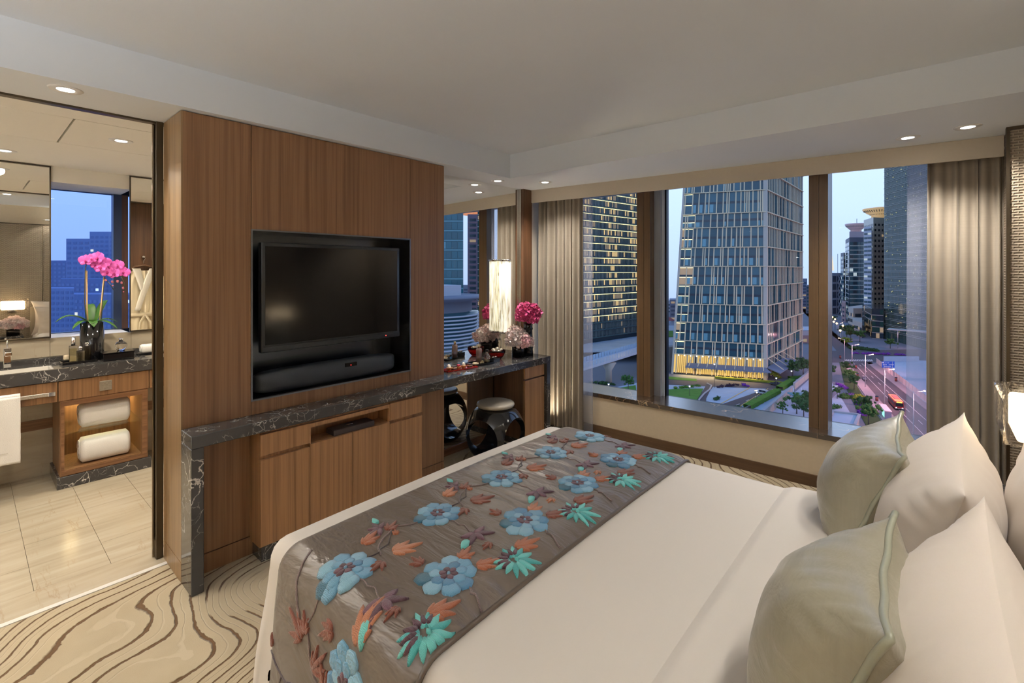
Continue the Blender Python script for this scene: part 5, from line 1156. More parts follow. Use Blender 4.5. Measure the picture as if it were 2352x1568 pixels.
    MB().add([SR(0,zc,.5),SR(.42,zc,.5),SR(.42,zc-.6,7.5),SR(-.08,zc-.6,7.5),SR(0,zc+.35,.5),SR(.42,zc+.35,.5),SR(.42,zc-.25,7.5),SR(-.08,zc-.25,7.5)],[(0,1,2,3),(7,6,5,4),(4,5,1,0),(5,6,2,1),(6,7,3,2),(7,4,0,3)]).build('canopy',B_grey,r)
    for k in range(9): MB().beam(S(.22+k*.095,zl[1],.6),S(.18+k*.097,zc,7.8),.32).build('canopy_rod',B_metal,r)
    for k in range(4): MB().beam(SR(.02+k*.11,zl[1],.6),SR(.02+k*.12,zc,7.0),.32).build('canopy_rod',B_metal,r)
    for k in range(26): MB().beam(S(.16+k*.033,zc-.25,.8),S(.155+k*.0335,zc-.75,8.9),.25,.5).build('canopy_beam',B_grey,r)
    for k in range(14):
        p=S(.06+k*.068,zl[1]-.5,1.0); MB().sphere(p,.30,8,6).build('spotlight',L_white,r)
    l=bpy.data.lights.new('entrance_glow','AREA'); l.shape='RECTANGLE'; l.size=34; l.size_y=3; l.energy=5200; l.color=(1,.68,.28); o=bpy.data.objects.new('entrance_glow',l); COL.objects.link(o)
    p=S(.5,GZ+4,2.0); o.location=p; n=Vector(S(.5,0,1))-Vector(S(.5,0,0)); n.z=-.9; o.rotation_euler=n.to_track_quat('-Z','Y').to_euler(); adopt(o,r)
main_tower()
# ---- lit office block behind the left curtain
def lit_block():
    A=PD(1200,255); Bq=PD(1468,322); Cq=PD(1480,360); zt=92
    r=empty('lit_office_block',(*Bq,GZ),'office block with rows of warm lit floors behind the left curtain','building')
    back=(A[0]+60,A[1]+60); MB().poly([p for p in ([A,Bq,Cq,back] if area([A,Bq,Cq,back])>0 else [A,Bq,Cq,back][::-1])],GZ,zt).build('tower_body',K_dk,r)
    n=Vector((Bq[1]-A[1],-(Bq[0]-A[0]))).normalized()
    if n.x*A[0]+n.y*A[1]>0: n=-n
    def S(u,z,off=0): p=ext(A,Bq,u); return (p[0]+n.x*off,p[1]+n.y*off,z)
    rd=random.Random(3); ms=[MB() for _ in range(4)]; mul=MB(); fh=4.45; z=GZ+9; f=0
    NW=78
    while z<zt-fh:
        warm=rd.uniform(.55,1.0) if f>1 else .1
        for k in range(NW):
            a,b=(k+.08)/NW,(k+.92)/NW; x=rd.random(); zone=.5+.5*math.sin(k*.33+f*.15)
            t=3 if (x<.22*zone+.03 and f>1) else 2 if x<warm*zone else 1 if x<.8 else 0
            ms[t].add([S(a,z+.9,.15),S(b,z+.9,.15),S(b,z+fh-.7,.15),S(a,z+fh-.7,.15)],[(0,1,2,3)])
            mul.beam(S(k/NW,z+.2,.35),S(k/NW,z+fh-.3,.35),.12,.3)
        MB().beam(S(0,z+fh-.35,.5),S(1,z+fh-.35,.5),.25,.22).build('light_strip',L_strip if f not in(0,1) else B_grey,r)
        MB().beam(S(0,z+.1,.6),S(1,z+.1,.6),1.0,.35).build('floor_ledge',plain('teal_ledge',(.10,.19,.19),.5),r)
        z+=fh; f+=1
    for k,mt in enumerate((K_dk,K_t2,L_dim,L_warm)): ms[k].build('window_grid',mt,r,kind='stuff')
    mul.build('mullions',B_line,r,kind='stuff')
lit_block()
# ---- towers on the right
T3a,T3b,T3c=PD(2031,352),PD(2135,300),PD(2300,330)
def green_tower():
    zt=125; r=empty('green_glass_tower',(*T3a,GZ),'dark green glass tower with thin pale lines beside the right curtain','tower')
    b4=PD(2040,460); pl_=[T3a,T3b,T3c,(T3c[0]+70,T3c[1]),b4]; pl_=pl_ if area(pl_)>0 else pl_[::-1]
    MB().poly(pl_,GZ,zt).build('tower_body',K_grn,r); m=MB(); mv=MB(); li=MB(); rd=random.Random(9); fh=4.3
    for a,b in((T3a,T3b),(T3b,T3c)):
        n=Vector((b[1]-a[1],-(b[0]-a[0]))).normalized()
        if n.x*a[0]+n.y*a[1]>0: n=-n
        q=lambda u,z,o=0:(lerp(a[0],b[0],u)+n.x*o,lerp(a[1],b[1],u)+n.y*o,z)
        z=GZ+6
        while z<zt:
            m.beam(q(0,z,.3),q(1,z,.3),.3,.16); m.beam(q(0,z+1.0,.3),q(1,z+1.0,.3),.3,.12)
            for k in range(26):
                if rd.random()<.16 and z<70: u=rd.random()*.96; w=rd.uniform(.006,.03); zz=z+rd.uniform(1.2,3.6); li.add([q(u,zz,.25),q(u+w,zz+rd.uniform(-.3,.3),.25),q(u+w,zz+.45,.25),q(u,zz+.4,.25)],[(0,1,2,3)])
            z+=fh
        for k in range(1,30): mv.beam(q(k/30,GZ,.2),q(k/30,zt,.2),.10,.1)
    m.build('facade_lines',B_line,r,kind='stuff'); mv.build('facade_lines',plain('dark_line',(.05,.08,.09),.4),r,kind='stuff'); li.build('window_lights',emis('lit_window_green',(.95,.9,.35),.55),r,kind='stuff')
    MB().beam((*PD(2040,296),GZ+14),(*PD(2150,280),GZ+14),7,.6).build('canopy',B_line,r)
green_tower()
d=360
bld('glass_podium','dark glass podium block at the foot of the green tower',[PD(1984,398),PD(2003,355),PD(2029.5,350),PD(2029.5,398)],GZ,ZP(708,355),4.3,2.2,.1,K_dk,[(K_grn,.6),(K_dk,.33),(L_dim,.07)],.8,21,(B_line,.4))
def saucer(r,c,z,R0,mat1,mat2):
    MB().lathe([(0,-2),(R0*.5,-2),(R0*.5,3),(R0*.75,5),(R0,8.2),(R0*1.02,9.2),(R0*.96,9.6),(0,10.2)],(c[0],c[1],z),40,True,False).build('saucer',mat1,r)
    for k in range(40):
        a=TAU*k/40; MB().beam((c[0]+R0*.55*math.cos(a),c[1]+R0*.55*math.sin(a),z+3.6),(c[0]+R0*.95*math.cos(a),c[1]+R0*.95*math.sin(a),z+7.4),.5).build('saucer_rib',mat2,r)
t4=bld('saucer_tower','cream gridded tower with a golden saucer roof',[PD(1984,440),PD(2006,416),PD(2031,420),PD(2033,446),PD(1992,470)],GZ,ZP(500,420),4.6,3.6,.55,plain('bright_cream_stone',(.78,.72,.6),.7),[(K_dk,.94),(L_dim,.06)],.42,31)
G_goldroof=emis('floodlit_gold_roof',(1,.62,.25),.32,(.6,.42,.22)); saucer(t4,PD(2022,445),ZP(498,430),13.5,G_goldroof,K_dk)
bld('slab_tower','slim blue grey slab in front of the saucer tower',[PD(1984.5,410),PD(2002,402),PD(2004,412),PD(1987,424)],GZ,ZP(520,405),3.6,3.0,.1,B_white,[(K_blue,.85),(L_cool,.15)],.45,33)
t5=bld('blue_glass_tower','blue glass tower with a pink lit saucer on its roof',[PD(1942,520),PD(1951,480),PD(1985,480),PD(1985,540)],GZ,ZP(545,480),4.4,3.0,.08,B_navy,[(K_blue,.72),(K_dk,.2),(L_cool,.08)],.7,35,(B_line,.8))
MB().poly([PD(1951,484),PD(1985,484),PD(1985,520),PD(1956,520)],ZP(545,480),ZP(531,480)).build('crown',plain('crown_lit',(.42,.36,.42),.5),t5)
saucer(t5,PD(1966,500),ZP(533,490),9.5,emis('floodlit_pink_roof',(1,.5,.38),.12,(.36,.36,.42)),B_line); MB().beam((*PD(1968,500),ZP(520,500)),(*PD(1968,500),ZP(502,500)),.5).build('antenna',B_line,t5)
bld('blue_side_wing','narrow stepped blue wing left of the saucer tower',[PD(1931,530),PD(1938,515),PD(1941,518),PD(1941,560)],GZ,ZP(580,515),4.4,3,.1,B_navy,[(K_blue2,.75),(L_cool,.25)],.6,36,(B_line,.6))
t6=bld('lattice_building','pale grey building with crossed lattice bracing',[PD(1903,560),PD(1911,540),PD(1932,545),PD(1932,600)],GZ,ZP(627,545),9,7,.2,B_white,[(B_navy,1)],.75,37)
for k in range(7):
    za=ZP(735,543)+k*7.2
    for s_ in(0,1): MB().beam((*PD(1925+ (5.5 if s_ else 0),542),za),(*PD(1925+(0 if s_ else 5.5),542),za+7.0),.6).build('lattice_brace',B_white,t6)
MB().beam((*PD(1924,560),ZP(627,560)),(*PD(1924,560),ZP(583,560)),.5).build('antenna',B_line,t6)
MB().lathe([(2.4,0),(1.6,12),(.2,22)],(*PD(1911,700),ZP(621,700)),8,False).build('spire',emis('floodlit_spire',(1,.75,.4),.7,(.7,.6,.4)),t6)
bld('rose_tower','slim rose stone tower with small square windows',[PD(1933,470),PD(1942,462),PD(1943,490),PD(1934,490)],GZ,ZP(695,462),4,4.2,.6,B_pink,[(K_dk,1)],.4,38)
bld('stone_podium','pale stone podium with round window motifs by the avenue',[PD(1948,420),PD(1960,402),PD(1981,402),PD(1981,440)],GZ,ZP(708,400),5,4,.35,B_conc,[(K_dk,.8),(L_dim,.2)],.55,39)
bld('terrace_block','low terraced block with warm lit fronts on the avenue',[PD(1958,380),PD(1980,356),PD(1980,396),PD(1960,398)],GZ,ZP(740,360),4.2,5,.2,B_conc,[(K_dk,.6),(L_dim,.4)],.5,40,(B_pink,1))
# ---- distant skyline in gaps
def far(label,px0,px1,ytop,d,body,wins,fh=4,ww=4,seed=0,name='distant_tower',mir=False,gap=.4,wh=.5,bands=None,dd=25):
    return bld(name,label,[PD(px0,d,mir),PD(px1,d,mir),PD(px1,d+dd,mir),PD(px0,d+dd,mir)],GZ,ZP(ytop,d),fh,ww,gap,body,wins,wh,seed,bands)
far('pale apartment tower left of the main tower',1513,1532,655,520,plain('pale_apartment',(.7,.72,.78),.8),[(B_grey,.92),(L_dim,.08)],4,4.5,51,gap=.5,wh=.4); far('blue grey block beside the pale apartment tower',1538,1553,688,480,B_grey,[(B_navy,.9),(L_dim,.1)],4,4,52); far('low blue building behind the red roofs',1530,1540,690,560,B_white,[(K_blue,1)],4,4,53)
far('dusky tower between the main tower and the right mullion',1841,1854,640,620,B_grey,[(B_navy,.9),(L_dim,.1)],4,4,54); far('blue tower with a lit top behind the right mullion',1851,1872,655,560,B_grey,[(K_blue2,.9),(L_warm,.1)],4,4,55); far('reddish low block below the main tower side',1842,1870,770,330,B_pink,[(K_dk,.8),(L_dim,.2)],4,4,56)
far('low hall with pale roof behind the main tower',1840,1880,758,380,B_white,[(K_dk,1)],5,5,57)
rh=empty('red_roof_houses',(*PD(1528,420),GZ),'row of low houses with red roofs left of the tower','house'); 
for k in range(3):
    a=PD(1514+k*9,415); MB().box(a[0]-5,a[0]+5,a[1]-5,a[1]+5,GZ,GZ+7).build('house_wall',B_white,rh); MB().lathe([(8,0),(0.1,4)],(a[0],a[1],GZ+7),4,False).build('roof',plain('red_roof',(.26,.06,.06),.8),rh)
# podium wall & plaza left of the tower
struct(MB().beam((*PD(1500,236),GZ+6),(*PD(1545,240),GZ+6),2,12).build('wall_plaza',plain('plaza_wall',(.33,.31,.29),.8,0,.2,.2,.4)))
struct(flat([PD(1480,240),PD(1548,242),PD(1548,330),PD(1480,330)],GZ+12.2,'floor_plaza',G_lot,h=.5))
flat([PD(1500,270),PD(1546,272),PD(1546,300),PD(1500,296)],GZ+12.5,'lawn_patch',G_lawn,parent=bpy.data.objects['floor_plaza'])
struct(flat([PD(1300,258),PD(1480,262),PD(1480,330),PD(1300,300)],GZ+6.2,'floor_plaza_left',G_lot,h=.5))
# footbridge
fbr=empty('footbridge',(*PD(1410,215),GZ),'pale footbridge with glass parapet behind the left window pane','bridge')
ba,bb=(*PD(1310,195),GZ+9.5),(*PD(1500,246),GZ+11.5)
MB().beam(ba,bb,7,1.0).build('deck',B_white,fbr)
for k in range(30):
    p=Vector(ba).lerp(Vector(bb),k/30); q=Vector(ba).lerp(Vector(bb),(k+.82)/30)
    for off in(-3.4,3.4):
        t=(Vector(bb)-Vector(ba)).normalized(); nn=t.cross(Vector((0,0,1)))*off; MB().beam(p+nn+Vector((0,0,1.5)),q+nn+Vector((0,0,1.5)),.15,2.2).build('parapet_panel',plain('parapet_glass',(.40,.50,.60),.25,0,.6),fbr)
MB().lathe([(1.4,0),(1.4,5.5),(3.4,9.0)],(*PD(1398,214),GZ),12,True).build('pier',B_conc,fbr)
# ---- vehicles and street furniture
av=Vector((kL[1][0]-kL[0][0],kL[1][1]-kL[0][1])).normalized(); AVA=math.atan2(av.y,av.x)
def place(o,loc,rz): o.location=loc; o.rotation_euler=(0,0,rz)
def bus():
    r=empty('bus',(0,0,0),'red city bus with orange roof driving on the avenue','bus'); L,Wd=11.5,2.6; M_r=plain('bus_red',(.35,.03,.03),.3,0,.5); M_o=plain('bus_roof_orange',(.75,.27,.10),.5); M_w=gl('vehicle_glass',(.02,.025,.03),.1)
    MB().rbox(-L/2,L/2,-Wd/2,Wd/2,.45,3.05,.15,2).build('body',M_r,r); MB().rbox(-L/2+.1,L/2-.1,-Wd/2+.08,Wd/2-.08,3.0,3.16,.05,1).build('roof',M_o,r); MB().rbox(-3,2.2,-.8,.8,3.15,3.4,.06,1).build('roof_unit',plain('roof_unit_red',(.45,.10,.09),.5),r)
    B(L/2-.02,L/2+.02,-1.12,1.12,1.35,2.55).build('windscreen',M_w,r); B(L/2-.02,L/2+.04,-.8,.8,2.62,2.95).build('destination_board',emis('bus_sign',(1,.6,.05),3),r)
    for s in(-1,1):
        for k in range(5): B(-L/2+.5+k*2.15,-L/2+2.45+k*2.15,s*Wd/2-.02,s*Wd/2+.02,1.5,2.6).build('window',M_w,r)
        for x in(-3.6,3.4): MB().cyl((x,s*1.15,.5),.5,-.15,.15,16,ax='y').build('wheel',M_black,r)
        MB().tube([(L/2-.1,s*1.25,2.7),(L/2+.35,s*1.5,2.6),(L/2+.4,s*1.55,2.1)],.06,6).build('wing_mirror',M_black,r); MB().box(L/2,L/2+.03,s*.9-.2,s*.9+.2,.75,.95).build('headlight',L_white,r)
    MB().box(L/2,L/2+.06,-1.2,1.2,.5,.68).build('bumper',plain('bumper_pale',(.5,.4,.36),.4),r); return r
b_=bus(); pb=ext(GP(2046,912),GP(2070,957),.5); place(b_,(pb[0],pb[1],GZ+.02),AVA)
def car(label,body,L=4.6,W_=1.8,H_=1.5,van=False):
    r=empty('van' if van else 'car',(0,0,0),label,'car'); M_w=gl('vehicle_glass',(.02,.025,.03),.1)
    sec=[(-L/2,.35),(-L/2,.95),(-L/2+.15,H_*.98),(L*.08,H_),(L*.25,.98),(L/2-.1,.82),(L/2,.6),(L/2,.35)] if van else [(-L/2,.35),(-L/2,.85),(-L*.36,.95),(-L*.22,H_),(L*.08,H_),(L*.24,.95),(L/2-.1,.78),(L/2,.55),(L/2,.35)]
    n=len(sec); vs=[(x,-W_/2,z) for x,z in sec]+[(x,W_/2,z) for x,z in sec]; fs=[tuple(range(n-1,-1,-1)),tuple(range(n,2*n))]+[(i,(i+1)%n,n+(i+1)%n,n+i) for i in range(n)]
    MB().add(vs,fs[::1]).build('body',body,r)
    for s in(-1,1):
        for a,b in(((-L*.42,-L*.16),(-L*.14,L*.08)) if van else ((-L*.24,-L*.04),(-L*.03,L*.1))): B(a,b,s*W_/2-.02,s*W_/2+.02,.98,H_-.12).build('window',M_w,r)
        for x in(-L*.3,L*.32): MB().cyl((x,s*(W_/2-.08),.34),.34,-.1,.1,14,ax='y').build('wheel',M_black,r)
    MB().box(-L/2-.02,-L/2+.02,-.7,.7,.7,.85).build('tail_light',plain('tail_red',(.4,.02,.02),.4),r); MB().box(L/2-.03,L/2+.02,-.75,.75,.55,.7).build('headlight',B_white,r); return r
place(car('silver minivan parked beside the bright green hedge',plain('silver_paint',(.62,.66,.72),.25,.5),5.0,1.9,1.8,True),(*GP(1748,905),GZ+.17),math.atan2(*(lambda a,b:(b[1]-a[1],b[0]-a[0]))(GP(1770,907),GP(1732,900))))
place(car('dark saloon car parked by the far end of the hedge',plain('dark_car_paint',(.06,.07,.09),.25,.3)),(*GP(1782,885),GZ+.17),math.atan2(*(lambda a,b:(b[1]-a[1],b[0]-a[0]))(GP(1800,886),GP(1772,882))))
place(car('small dark three-wheeler at the kerb of the avenue',plain('trike_paint',(.07,.08,.11),.4),2.8,1.4,1.7,True),(*GP(1985,872),GZ+.02),AVA)
def lamp(px,py,h,label,side=1,energy=13000):
    g=GP(px,py); r=empty('street_lamp',(*g,GZ),label,'street lamp','street lamps on the avenue'); nx=Vector((-av.y,av.x)); nx=nx if nx.y<0 else -nx
    MB().cyl((g[0],g[1],0),.16,GZ,GZ+h,8,.09).build('post',plain('lamp_post_grey',(.55,.52,.53),.5,.3),r); tip=(g[0]+nx.x*2.6*side,g[1]+nx.y*2.6*side,GZ+h+.3); MB().tube([(g[0],g[1],GZ+h-.4),tip],.08,6).build('arm',bpy.data.materials['lamp_post_grey'],r); MB().sphere(tip,(.5,.3,.18),10,6).build('lamp_head',emis('sodium_lamp',(1,.55,.28),9),r)
    if energy:
        l=bpy.data.lights.new('street_glow','POINT'); l.energy=energy; l.color=(1,.40,.42); l.shadow_soft_size=.4; o=bpy.data.objects.new('street_glow',l); COL.objects.link(o); o.location=(tip[0],tip[1],tip[2]-1.0); adopt(o,r)
lamp(2032,936,14,'street lamp standing just ahead of the red bus'); lamp(1987.5,889,14,'street lamp at the kerb beside the three-wheeler'); lamp(1957,851,13,'street lamp nearest the zebra crossing'); lamp(2098,1005,14,'street lamp seen through the sheer curtain'); lamp(1940,828,12,'tall lamp at the corner of the crossing',-1,1500); lamp(2062,800,12,'street lamp in front of the green tower',1,2600); lamp(1925,780,12,'street lamp far down the avenue',1,3000)
for k,(px,py) in enumerate(((1915,765),(1918,758),(1912,752),(1922,770),(1930,790),(1936,776))):
    p=GP(px,py); sl=empty('distant_lamp',(*p,GZ),('tiny orange lamp far down the avenue beside the traffic','tiny orange lamp far down the avenue, second from the end','tiny orange lamp at the far end of the avenue','tiny orange lamp far down the avenue by the distant trees','tiny orange lamp at the bend of the avenue','tiny orange lamp under the stone podium')[k],'street lamp','far lamps of the avenue'); MB().cyl((*p,0),.12,GZ,GZ+9,6).build('post',bpy.data.materials['lamp_post_grey'],sl); MB().sphere((p[0],p[1],GZ+9.2),.7,8,6).build('lamp_head',emis('sodium_far',(1,.6,.25),5),sl)
# road sign
sg=GP(2040,862); rs=empty('road_sign',(*sg,GZ),'large blue direction sign with white lettering beside the site fence','sign')
ux=Vector((RT[0],RT[1],0)); fx=Vector((-FW[0],-FW[1],0)); sc_=Vector((*sg,GZ+5.2)); 
def signbox(cx,cz,w,h,th,off): 
    c=sc_+ux*cx+Vector((0,0,cz))+fx*off; v=[c+ux*(i*w/2)+Vector((0,0,j*h/2))+fx*(k*th/2) for k in(-1,1) for i,j in((-1,-1),(1,-1),(1,1),(-1,1))]; return MB().add(v,[(3,2,1,0),(4,5,6,7),(0,1,5,4),(1,2,6,5),(2,3,7,6),(3,0,4,7)])
signbox(0,0,6.0,3.0,.12,0).build('board',plain('sign_blue',(.02,.10,.55),.5),rs); M_sw=plain('sign_white',(.75,.78,.85),.5)
lt=MB()
for row,(z,xs) in enumerate(((.85,(-1.2,-.5,.2)),(0,(-2.4,-1.9,-1.4,-.9,.4,.9,1.4,1.9,2.4)),(-.9,(-1.9,-1.4,-.9,-.4,.1,.6,1.1)))):
    for x in xs:
        for dx,dz,w,h in((0,.16,.34,.07),(0,-.02,.34,.07),(0,-.2,.34,.07),(-.12,0,.07,.4),(.12,-.02,.07,.36)): q=signbox(x,z+dz,w,h,.04,.09) if dx==0 else signbox(x+dx,z,w,h,.04,.09); lt.add(q.v,q.f)
lt.build('lettering',M_sw,rs); q=signbox(-2.5,.95,.7,.5,.04,.09); q.build('arrow',M_sw,rs)
for s in(-2,2): p=sc_+ux*s; MB().cyl((p.x,p.y,0),.12,GZ,GZ+6.6,8).build('post',bpy.data.materials['lamp_post_grey'],rs)
# bus shelter
bs=GP(2033,955); sh=empty('bus_shelter',(*bs,GZ),'bus shelter with a lit advertising panel on the pavement','shelter'); 
def orient(m,c,ang): 
    Mx=Matrix.Translation((c[0],c[1],GZ))@Matrix.Rotation(ang,4,'Z'); m.v=[tuple(Mx@Vector(p)) for p in m.v]; return m
orient(B(-5,5,-1,1,2.7,2.95),bs,AVA).build('roof',plain('shelter_roof',(.55,.45,.48),.5),sh)
orient(B(-4.8,-4.6,-.9,-.7,.15,2.7),bs,AVA).build('post',G_conc,sh); orient(B(4.6,4.8,-.9,.9,.15,2.7),bs,AVA).build('end_panel',B_grey,sh); orient(B(.5,4.0,-.95,-.85,.5,2.5),bs,AVA).build('advert_panel',emis('advert_glow',(.35,.9,.75),1.2),sh); orient(B(-4.5,.3,-.95,-.9,.4,2.5),bs,AVA).build('glass_back',K_blue3,sh)
# pavilion with flat roof near the building
pv_=empty('garden_pavilion',(*GP(1940,965),GZ),'flat roofed stone pavilion with raised parapet below the window','pavilion')
zr=GZ+5; pp=[GP(1902,966,zr),GP(1963,975,zr),GP(1974,950,zr),GP(1913,943,zr)]; pp=pp if area(pp)>0 else pp[::-1]
MB().poly(pp,GZ,zr-.6).build('stone_walls',M_wallst,pv_); MB().poly([ext(((pp[0][0]+pp[2][0])/2,(pp[0][1]+pp[2][1])/2),p,.95) for p in pp],zr-.6,zr-.5).build('roof',G_lot,pv_)
for i in range(4): MB().beam((*pp[i],zr-.3),(*pp[(i+1)%4],zr-.3),.7,.7).build('parapet',G_conc,pv_)
kp=[GP(1902,885,GZ+3),GP(1925,885,GZ+3),GP(1912,896,GZ+3),GP(1896,896,GZ+3)]; kp=kp if area(kp)>0 else kp[::-1]
ks=empty('garden_kiosk',(*kp[0],GZ),'small ribbed metal kiosk among the garden trees','kiosk'); MB().poly(kp,GZ,GZ+2.8).build('walls',B_grey,ks); MB().poly(kp,GZ+2.8,GZ+3.1).build('roof',B_white,ks)
wk=empty('covered_walkway',(*GP(1840,905),GZ),'pale glass roofed walkway behind the right mullion','walkway'); MB().beam((*GP(1815,905,GZ+4),GZ+4),(*GP(1862,905,GZ+4),GZ+4),4,.4).build('roof',K_blue3,wk)
for k in range(3): p=GP(1822+k*18,912); MB().cyl((*p,0),.25,GZ,GZ+3.8,8).build('column',B_white,wk)
# ---- trees and shrubs
def tree(px,py,h,r,label,mat=None,seed=0,tz=.35,name='tree',gr_='trees around the forecourt and avenue'):
    h*=.82; r*=.62
    p=GP(px,py); t=empty(name,(*p,GZ),label,'tree',gr_); MB().cyl((p[0],p[1],0),.22*h/8,GZ,GZ+h*.6,7,.12).build('trunk',G_trunk,t)
    leafy('crown',lambda rd:(p[0]+rd.gauss(0,r*.42),p[1]+rd.gauss(0,r*.42),GZ+h*(tz+.15)+rd.uniform(0,h*(1-tz-.25))),44,r*.27,mat or G_tree2,t,seed)
TREES=((1443,905,10,4.2,'round bright tree on the lawn left of the left mullion',G_tree2),(1475,900,9,3.6,'tree half hidden behind the left mullion',G_tree2),(1821,870,11,5.5,'dark tree at the right corner of the main tower, nearer the canopy',G_tree),(1845,868,12,6,'large dark tree at the right corner of the main tower, nearer the mullion',G_tree),(1780,876,6,3,'yellow lit small tree by the tower corner',G_hy),
 (1856,937,8,4,'tree below the covered walkway',G_tree),(1830,950,9,5,'broad dark tree just left of the right mullion, upper one',G_tree2),(1846,965,9,5,'broad dark tree just left of the right mullion, lower one',G_tree),(1798,958,7,2.6,'slender light green tree against the sandstone wall',G_tree2),
 (1910,870,8,3.5,'garden tree right of the right mullion by the kiosk',G_tree),(1923,915,6,2.6,'small garden tree in front of the pavilion',G_tree2),(1943,860,8,4,'brown green tree in the strip beside the pavement, far one',G_tree),(1953,880,8,4,'brown green tree in the strip beside the pavement, middle one',G_tree2),(1962,895,8,4,'brown green tree in the strip beside the pavement, near one',G_tree),
 (1985,950,8,5,'dense shrubby tree beside the pavilion, far one',G_tree),(1995,975,8,5,'dense shrubby tree beside the pavilion, near one',G_tree2),
 (1945,773,11,7,'avenue tree in front of the stone podium, far one',G_tree),(1954,783,11,7,'avenue tree in front of the stone podium, middle one',G_tree),(1975,785,10,6,'avenue tree in front of the stone podium, near one',G_tree2),(1912,745,10,6,'distant tree at the far end of the avenue',G_tree),(2045,800,8,5,'tree at the foot of the green tower',G_tree2),(1945,795,7,5,'warm lit tree at the avenue bend',G_hy))
for i,(px,py,h,r_,lb,mt) in enumerate(TREES): tree(px,py,h,r_,lb,mt,i)
def shrub(px0,py0,px1,py1,n,r,label,mat,seed):
    a,b=GP(px0,py0),GP(px1,py1); t=empty('shrub_bed',(*ext(a,b,.5),GZ),label,'shrubs','shrub beds outside'); leafy('foliage',lambda rd:(*ext(a,b,rd.random()),GZ+.2+rd.uniform(0,.5)),n,r,mat,t,seed,.6)
for i,a in enumerate(((1955,800,2010,806,26,2.4,'dark shrub bed along the far side of the crossing',G_tree),(1955,812,2080,816,40,1.2,'purple flower bed along the far side of the crossing',G_pur),(1925,885,1942,893,10,1.4,'purple flower bed beside the kiosk',G_pur),(1946,912,1960,912,8,1.5,'purple flower bed beside the clipped round bush',G_pur),(1934,913,1946,913,8,2.0,'round clipped bush in the garden',G_tree2),(1960,915,1982,915,12,1.8,'yellow green shrub bed near the pavement edge',G_hy),(1970,930,1990,930,10,1.5,'purple flower bed near the bus shelter',G_pur),(1975,948,1985,955,8,1.3,'purple flower bed beside the pavilion',G_pur),(1975,925,1996,927,9,1.4,'olive shrub bed above the purple flowers',G_hy),
 (1650,890,1700,884,16,1.0,'dark purple planted bed in the car park island',plain('dark_planting',(.05,.03,.05),.9,0,.2,.4,2)),(1703,885,1720,888,8,.9,'purple flowers at the tip of the car park island',G_pur),(1548,893,1612,887,14,1.0,'low green shrubs on the lawn near the drive',G_hedge),(1515,925,1590,925,12,1.2,'low green shrubs at the front of the lawn',G_hedge),(1640,920,1652,915,6,1.2,'dark shrubs beside the curved drive',G_tree),(1684,938,1702,940,8,1.3,'shrubs right at the window sill edge',G_tree),(1772,868,1795,868,7,1.2,'yellow lit shrubs at the tower corner',G_hy),(1355,880,1420,885,14,1.3,'dark planting under the footbridge',G_tree),(1910,940,1925,935,6,1.6,'garden shrubs next to the pavilion roof',G_tree2))): shrub(*a,seed=60+i)
for k,(px,py) in enumerate(((1584,910),(1738,925),(1783,890),(1818,872),(1398,905),(1420,918),(1641,890))):
    p=GP(px,py); gl_=empty('garden_lamp',(*p,GZ),('post lamp on the left lawn','post lamp standing in the near hedge','post lamp at the gap between the hedges','post lamp by the far hedge end','post lamp under the footbridge','post lamp by the lawn corner seen through the left pane','tall floodlight mast at the tower drive')[k],'lamp','lamps in the forecourt'); hh=4 if k<6 else 10
    MB().cyl((*p,0),.09,GZ,GZ+hh,7).build('post',G_trunk,gl_); MB().sphere((p[0],p[1],GZ+hh),.32,8,6).build('lamp_head',L_white,gl_); MB().cyl((*p,0),.5,GZ+hh+.3,GZ+hh+.4,10).build('shade',B_grey,gl_)
for k,(px,py) in enumerate(((1930,823),(1950,842),(1970,867),(2014,921),(1966,846),(2058,876))):
    p=GP(px,py); lb_=empty('litter_bin',(*p,GZ),('litter bin at the street corner','litter bin between the crossing and the lamp','litter bin at the kerb by the three-wheeler','litter bin on the pavement before the shelter','dark bollard on the avenue lane','litter bin below the blue sign')[k],'bin','bins and bollards on the avenue'); MB().cyl((*p,0),.5,GZ+.15,GZ+1.7,10).build('drum',plain('bin_red',(.2,.05,.04),.6),lb_); MB().cyl((*p,0),.55,GZ+1.7,GZ+2.0,10).build('lid',K_dk,lb_)
# ---- buildings seen only in the desk mirror
far('teal curtain-wall tower reflected in the desk mirror',985,1064,200,230,K_teal,[(K_teal,.5),(K_blue2,.42),(K_blue3,.08)],4.6,2.6,71,'teal_tower',True,.08,.72,(K_blue3,.5),40)
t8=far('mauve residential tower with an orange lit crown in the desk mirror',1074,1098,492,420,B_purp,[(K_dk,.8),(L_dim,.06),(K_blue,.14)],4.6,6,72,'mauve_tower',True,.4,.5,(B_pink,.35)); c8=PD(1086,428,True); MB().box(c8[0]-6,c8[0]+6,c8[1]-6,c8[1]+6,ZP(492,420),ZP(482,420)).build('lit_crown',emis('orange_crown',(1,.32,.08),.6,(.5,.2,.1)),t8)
far('dark banded tower at the right in the desk mirror',1097,1135,200,360,K_grn,[(K_grn,.9),(L_dim,.1)],4.6,4,73,'banded_tower',True,.1,.6,(B_line,.4)); far('small pale tower between the reflected towers',1063,1076,655,600,B_grey,[(B_navy,1)],4,4,74,'distant_tower',True)
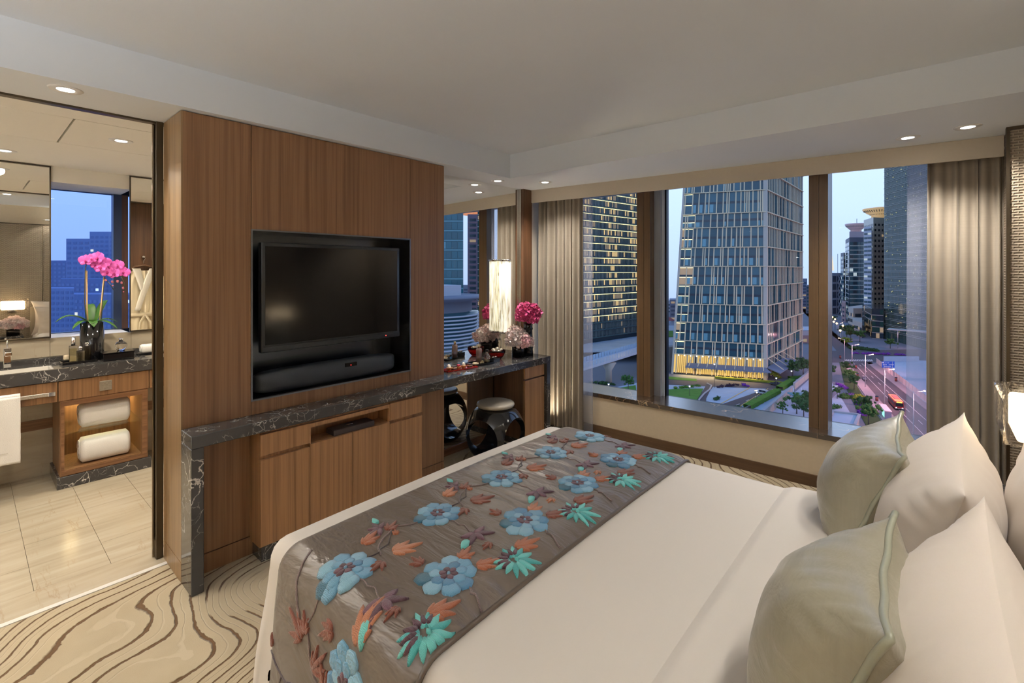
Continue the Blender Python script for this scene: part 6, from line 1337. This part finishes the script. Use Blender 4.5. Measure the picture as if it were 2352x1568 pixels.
cyl_=PD(985,190,True); rt=empty('round_office_block',(*cyl_,GZ),'round office block with white horizontal louvres in the desk mirror','building'); zc=ZP(722,172)
MB().cyl((*cyl_,0),19.5,GZ,zc,56).build('drum',K_blue,rt)
for k in range(17): z=zc-1.2-k*1.35; MB().lathe([(19.6,-.28),(20.3,-.28),(20.3,.28),(19.6,.28)],(*cyl_,z),56,True,False).build('louvre',B_white,rt)
MB().lathe([(17,.0),(17,4),(22,5.2),(22,5.9),(0,5.9)],(*cyl_,zc),56,True,False).build('roof_ring',B_grey,rt); MB().box(cyl_[0]-9,cyl_[0]+9,cyl_[1]-9,cyl_[1]+9,zc+5.9,zc+10).build('roof_plant',B_white,rt)
# ---- night city beyond the bathroom window
N_blue=plain('hazed_tower_blue',(.30,.37,.52),.8); N_blue2=plain('hazed_tower_deep',(.24,.30,.45),.8); L_pt=emis('far_light',(1,.8,.5),1.6); L_pt2=emis('far_light_white',(.9,.95,1),1.6)  # distance haze mixed into both tower colours
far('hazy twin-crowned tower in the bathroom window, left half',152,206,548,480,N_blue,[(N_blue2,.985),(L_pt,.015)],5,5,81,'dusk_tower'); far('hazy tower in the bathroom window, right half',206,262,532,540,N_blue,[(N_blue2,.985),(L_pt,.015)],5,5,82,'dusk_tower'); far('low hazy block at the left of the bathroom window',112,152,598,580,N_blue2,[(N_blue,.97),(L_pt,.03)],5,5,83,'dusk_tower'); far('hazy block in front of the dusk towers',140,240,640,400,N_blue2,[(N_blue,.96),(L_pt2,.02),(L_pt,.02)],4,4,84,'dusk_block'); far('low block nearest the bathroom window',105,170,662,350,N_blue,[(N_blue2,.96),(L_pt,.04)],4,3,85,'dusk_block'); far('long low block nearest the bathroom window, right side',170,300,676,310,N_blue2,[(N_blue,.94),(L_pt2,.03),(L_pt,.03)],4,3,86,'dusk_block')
rd=random.Random(44); cl=MB()
for k in range(160):
    p=GP(rd.uniform(90,300),rd.uniform(705,770)); cl.sphere((p[0],p[1],GZ+3),rd.uniform(.4,1.0),6,4)
tag(cl.build('street_lights',L_pt,kind='stuff'),'scatter of street lights below the bathroom window','lights')
